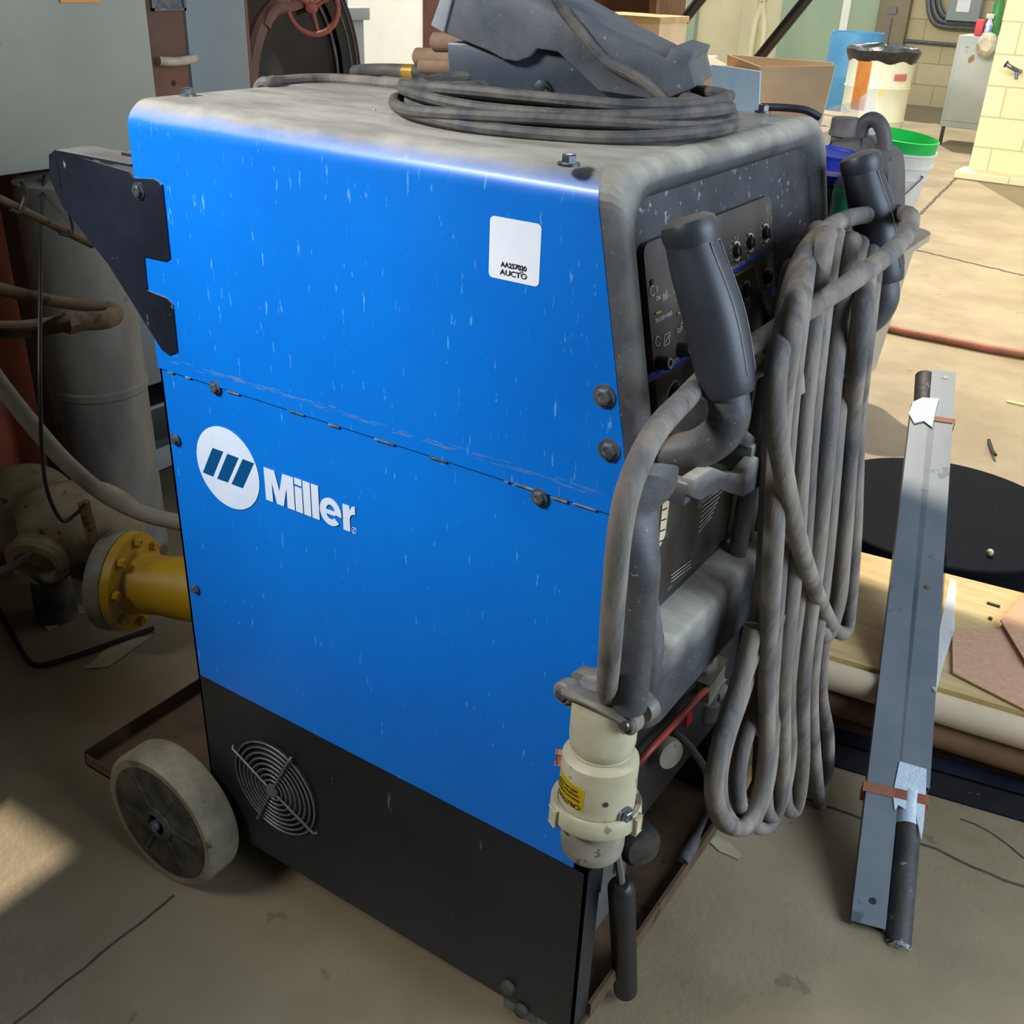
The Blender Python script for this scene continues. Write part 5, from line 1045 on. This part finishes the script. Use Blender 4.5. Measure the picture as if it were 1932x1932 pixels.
bm = BM(); a = pq(((1342, 122), (1376, 126), (1434, 135), (1431, 215), (1340, 215)), 2.22); prism(bm, a, (0, .008, 0)); tag(mk('blue_board', bm, M_cardb, None, False), 'pale blue board leaning against the open brown carton behind the coiled cord', 'board')
bm = BM(); a = pq(((1300, 105), (1318, 112), (1345, 126), (1340, 180), (1312, 180)), 2.4); prism(bm, a, (0, .12, 0), .003); tag(mk('cardboard_scrap', bm, M_card, None), 'torn brown carton flap between the pedal and the blue board', 'cardboard')
bm = BM(); a = P(1318, 116, 'y', 2.56); b = P(1352, 116, 'y', 2.56); rod(bm, a, b, .018); rod(bm, a.lerp(b, .5), V((a.lerp(b, .5).x, 2.56, zbn+.001)), .012); tag(mk('white_roll', bm, M_wwall), 'small white roll behind the torn carton flap', 'roll')
bx = thing('brown_carton', 'brown carton with dark top edge standing on the bench beyond the foot pedal', 'cardboard box', (P(1180, 60, 'y', 2.7).x, 2.75, zbn))
bm = BM(); a, b = P(1120, 28, 'y', 2.7), P(1240, 100, 'y', 2.7); box(bm, (a.x, 2.7, zbn), (b.x, 2.92, P(1180, 34, 'y', 2.7).z), .003); mk('box', bm, M_card, bx)
bm = BM(); box(bm, (a.x-.005, 2.69, P(1180, 40, 'y', 2.7).z), (b.x+.005, 2.925, P(1180, 28, 'y', 2.7).z), .002); mk('lid_edge', bm, M_wood, bx)
sh = thing('wall_shelf', 'dark brown shelf unit above the brown carton, mostly out of frame', 'shelf', (P(1160, 10, 'y', 3.3).x, 3.3, 0)); a, b = P(1088, 20, 'y', 3.3), P(1248, 20, 'y', 3.3)
bm = BM(); box(bm, (a.x, 3.5, 0), (b.x, 3.52, 2.0)); mk('back_panel', bm, M_woodd, sh, False); bm = BM(); box(bm, (a.x, 3.25, 0), (a.x+.02, 3.5, 2.0)); box(bm, (b.x-.03, 3.25, 0), (b.x, 3.5, 2.0)); mk('side_panel', bm, M_woodd, sh, False)
bm = BM(); zz = P(1160, 24, 'y', 3.3).z; box(bm, (a.x+.02, 3.25, zz-.02), (b.x-.03, 3.5, zz)); mk('shelf_board', bm, M_woodd, sh, False)
bm = BM(); rod(bm, P(1086, 18, 'y', 3.2), P(1122, 24, 'y', 3.2), .018); tag(mk('white_tube', bm, M_wwall), 'short white tube poking out left of the brown shelf', 'tube')
for k, (a, b, e, f) in enumerate(((1250, 88, 1330, -12), (1435, 106, 1530, -12))):
    p0_, p1_ = P(a, b, 'y', 3.05), P(e, f, 'y', 3.05); d_ = p1_-p0_; lo = p0_-d_*(p0_.z/d_.z)
    bm = BM(); sweep(bm, [lo, p0_, p1_, p1_+d_*.8], .020, 14); tag(mk('black_bar', bm, mat('chipped black bar%d' % k, s(20, 21, 26), s(34, 35, 42), 12, .35, sp=1, spc=s(110, 112, 118), spt=.66, spsc=26)), ('slanting black steel bar behind the foot pedal', 'slanting black steel bar above the open carton')[k], 'bar')
# ================================================================== FAR RIGHT
def lbarrel(name, label, px0, px1, pyt, base_px, m, extra=None):
    c = P(*base_px, 'z', 0); r = (P(px1, pyt, 'y', c.y).x-P(px0, pyt, 'y', c.y).x)/2*.88; h = P((px0+px1)/2, pyt, 'y', c.y).z
    t = thing(name, label, 'barrel', c); return t, c, r, h
t, c, r, h = lbarrel('trash_barrel', 'white steel barrel with orange rust streak and black bag over its rim', 1576, 1712, 92, (1632, 288), M_barrel)
bm = BM(); lathe(bm, [(r*.98, 0), (r, .01), (r, h*.33), (r*1.03, h*.345), (r, h*.36), (r, h*.64), (r*1.03, h*.655), (r, h*.67), (r, h*.97), (r*1.03, h*.985), (r, h)], c, (0, 0, 1), 48); bb_ = mk('barrel_body', bm, M_barrel, t)
def bwrap(name, a0, a1, z0, z1, m, par, off=.004):
    bm = BM(); vv = (CP-c); vv.z = 0; vv.normalize(); sx_ = V((-vv.y, vv.x, 0))
    if sx_.dot(CR) < 0: sx_ = -sx_
    n = 10; v_ = []
    for i in range(n+1):
        a = math.radians(a0+(a1-a0)*i/n); e = vv*math.cos(a)+sx_*math.sin(a); v_.append((bm.verts.new(c+e*(r*1.032+off)+V((0, 0, z0))), bm.verts.new(c+e*(r*1.032+off)+V((0, 0, z1)))))
    for i in range(n): bm.faces.new((v_[i][0], v_[i+1][0], v_[i+1][1], v_[i][1]))
    bmesh.ops.solidify(bm, geom=bm.faces[:], thickness=-.003); return mk(name, bm, m, par)
bwrap('rust_streak', -42, -16, h*.45, h*.90, M_orust, bb_)
M_rl = mat('red print', s(228, 120, 120), s(220, 150, 150), 60, .6, lo=.3, hi=.5); bwrap('red_marking', 26, 52, h*.74, h*.80, M_rl, bb_)
bm = BM(); n = 48; rngs = []
for rr_, zz, wob in ((r*1.02, h*.90, .02), (r*1.13, h*.97, .01), (r*1.15, h*1.0, .008), (r*1.02, h*1.03, .01), (r*.7, h*1.02, .03), (r*.2, h*1.04, .03)):
    rngs.append([bm.verts.new(c+V((rr_*math.cos(k*2*math.pi/n), rr_*math.sin(k*2*math.pi/n), zz+wob*math.sin(k*5.3)*.7))) for k in range(n)])
for A__, B__ in zip(rngs, rngs[1:]):
    for k in range(n): bm.faces.new((A__[k], A__[(k+1) % n], B__[(k+1) % n], B__[k]))
bm.faces.new(rngs[-1]); tb = mk('bin_bag', bm, M_bag); tag(tb, 'shiny black bin bag stretched over the rim of the white rusty barrel', 'bag')
t, c, r, h = lbarrel('blue_barrel', 'blue plastic barrel behind the white rusty one', 1556, 1668, 60, (1590, 232), M_bluebar)
bm = BM(); lathe(bm, [(r*.9, 0), (r, .05), (r, h*.5), (r*1.02, h*.52), (r, h*.54), (r, h*.95), (r*.97, h*.97), (r*.97, h), (r*.9, h), (r*.9, h*.9)], c, (0, 0, 1), 40); mk('barrel_body', bm, M_bluebar, t)
# grey rusty cabinet
cb0 = P(1772, 238, 'z', .16); xcb = P(1836, 245, 'z', .16).x
t = thing('rusty_cabinet', 'blue grey metal cabinet with rust spots on short legs, left of the block pillar', 'cabinet', (cb0.x+.2, cb0.y+.2, 0))
zt_ = P(1812, 66, 'y', cb0.y).z; bm = BM(); box(bm, (cb0.x, cb0.y, .16), (xcb+.25, cb0.y+.45, zt_), .01); cbb = mk('cabinet_body', bm, M_cab, t)
bm = BM(); box(bm, (cb0.x+.03, cb0.y-.012, .22), (xcb+.22, cb0.y-.001, zt_-.06), .004); mk('cabinet_door', bm, M_cab, t)
for lx in (cb0.x+.02, xcb+.2): bm = BM(); box(bm, (lx, cb0.y+.02, 0), (lx+.03, cb0.y+.05, .16)); mk('leg', bm, M_dark, t, False)
bm = BM(); bmesh.ops.create_icosphere(bm, subdivisions=2, radius=.10, matrix=Matrix.Translation(P(1862, 85, 'y', cb0.y-.12)))
rr = random.Random(9)
for v in bm.verts: v.co += V([rr.uniform(-.015, .015) for _ in range(3)])
tag(mk('hanging_bag', bm, mat('pale crumpled bag', s(214, 208, 180), s(180, 176, 156), 10, .5, bump=.6)), 'pale crumpled bag hanging at the cabinet front beside the pillar', 'bag')
a = P(1850, 55, 'y', cb0.y+.1); z1_ = zt_+.002
bm = BM(); box(bm, (P(1841, 55, 'y', cb0.y+.1).x, cb0.y+.05, z1_), (P(1856, 55, 'y', cb0.y+.1).x, cb0.y+.15, z1_+.14), .01); rt = mk('red_bottle', bm, mat('red bottle', s(214, 70, 80), None, 5, .5)); tag(rt, 'small red container on top of the rusty cabinet', 'container')
c = V((P(1864, 55, 'y', cb0.y+.1).x, cb0.y+.1, z1_)); bt_ = thing('spray_bottle', 'blue and white spray bottle beside the red container on the cabinet', 'spray bottle', c)
bm = BM(); lathe(bm, [(.035, 0), (.036, .01), (.036, .10), (.02, .13), (.014, .15)], c, (0, 0, 1), 20); mk('bottle_body', bm, mat('blue white bottle', s(90, 140, 220), s(225, 232, 240), 14, .4, lo=.45, hi=.55), bt_)
bm = BM(); box(bm, c+V((-.04, -.012, .15)), c+V((.03, .012, .19)), .006); mk('trigger_head', bm, M_pail, bt_)
c = V((P(1876, 50, 'y', cb0.y+.2).x, cb0.y+.2, z1_)); bm = BM(); lathe(bm, [(.05, 0), (.05, .28), (.02, .33), (.02, .42), (.03, .43)], c, (0, 0, 1), 20); tag(mk('green_bottle', bm, mat('green bottle', s(60, 140, 70), None, 5, .4)), 'tall green bottle with purple sprayer next to the pillar', 'bottle')
# wall panel and conduits
py0, py1 = P(1783, 38, 'y', 13.8), P(1845, 38, 'y', 13.8)
t = thing('breaker_panel', 'grey breaker panel with white paper on the block wall above the cabinet', 'electrical panel', (py0.x+.2, 13.85, 1.1))
bm = BM(); box(bm, (py0.x, 13.8, py0.z), (py1.x, 13.98, 2.2), .008); mk('panel_box', bm, mat('panel grey', s(150, 158, 156), None, 3, .5), t)
a, b = P(1803, 22, 'y', 13.79), P(1828, 22, 'y', 13.79); bm = BM(); box(bm, (a.x, 13.785, a.z), (b.x, 13.798, 1.9)); mk('paper_notice', bm, M_sticker, t, False)
t = thing('conduit_bundle', 'dark looped conduits on the block wall left of the breaker panel', 'conduit', (py0.x-.3, 13.9, 1))
bm = BM()
for k in range(3): tube(bm, [P(a+k*9, b-k*7, 'y', 13.9) for a, b in ((1752, -20), (1752, 15), (1760, 40), (1778, 50), (1830, 54), (1880, 58))], .03, 8)
mk('conduit', bm, M_steeld, t)
bm = BM(); a = P(1700, 76, 'y', 13.93); b = P(1810, 86, 'y', 13.93); sweep(bm, [a+V((-.1, 0, 0)), b], .022, 8); tag(mk('wall_pipe', bm, M_steeld), 'thin dark pipe running level along the tan block wall', 'pipe')
# hose bib on the pillar
c = P(1915, 135, 'y', ypil-.06); t = thing('hose_bib', 'small weathered tap sticking out of the block pillar', 'tap', c)
bm = BM(); rod(bm, V((c.x+.03, ypil, c.z)), V((c.x+.02, ypil-.09, c.z+.01)), .016); tube(bm, [V((c.x+.02, ypil-.09, c.z+.01)), V((c.x-.02, ypil-.12, c.z+.03)), V((c.x-.06, ypil-.13, c.z+.05))], .017, 10); tube(bm, [V((c.x+.02, ypil-.09, c.z)), V((c.x+.03, ypil-.11, c.z-.05))], .014, 10); mk('tap_body', bm, M_steel, t)
bm = BM(); lathe(bm, [(.026, 0), (.028, .01), (.02, .014)], V((c.x-.06, ypil-.13, c.z+.05)), (-1, 0, .4), 10); mk('tap_handle', bm, M_dark, t)
# green panel fittings: white pipe stands of hanging rags on the cream wall
c = P(1432, 60, 'y', 13.0); t = thing('standing_pipework', 'cream painted pipe fitting standing against the far wall behind the cartons', 'pipework', (c.x, 13.0, 0))
bm = BM(); 
for dx_ in (-.07, .07): tube(bm, [V((c.x+dx_, 13.0, 0)), V((c.x+dx_, 13.0, c.z)), V((c.x+dx_*.3, 13.0, c.z+.25)), V((c.x, 13.0, c.z+.4))], .04, 10)
lathe(bm, [(.05, 0), (.07, .08), (.06, .2), (.03, .3)], V((c.x, 13.0, c.z+.35)), (0, 0, 1), 14); mk('pipes', bm, M_cream, t)

c = P(1408, 1480, 'z', 0.03); bm = BM(); obox(bm, c, (.022, .012, 0), (-.010, .02, 0), (0, 0, .03), .002); tag(mk('wood_block', bm, M_wood), 'small pale wood block on the floor seen through the hanging cord loops', 'block')
bm = BM(); prism(bm, [P(a, b, 'z', .001) for a, b in ((1334, 1585), (1352, 1578), (1376, 1590), (1398, 1612), (1392, 1622), (1356, 1606))], (0, 0, .0012)); tag(mk('floor_patch', bm, mat('pale patch 3', s(170, 156, 128), s(150, 138, 112), 20, .8), None, False), 'pale smear on the floor just below the lowest cord loops', 'floor patch')  # pale smear on the concrete, drawn as a thin flat piece
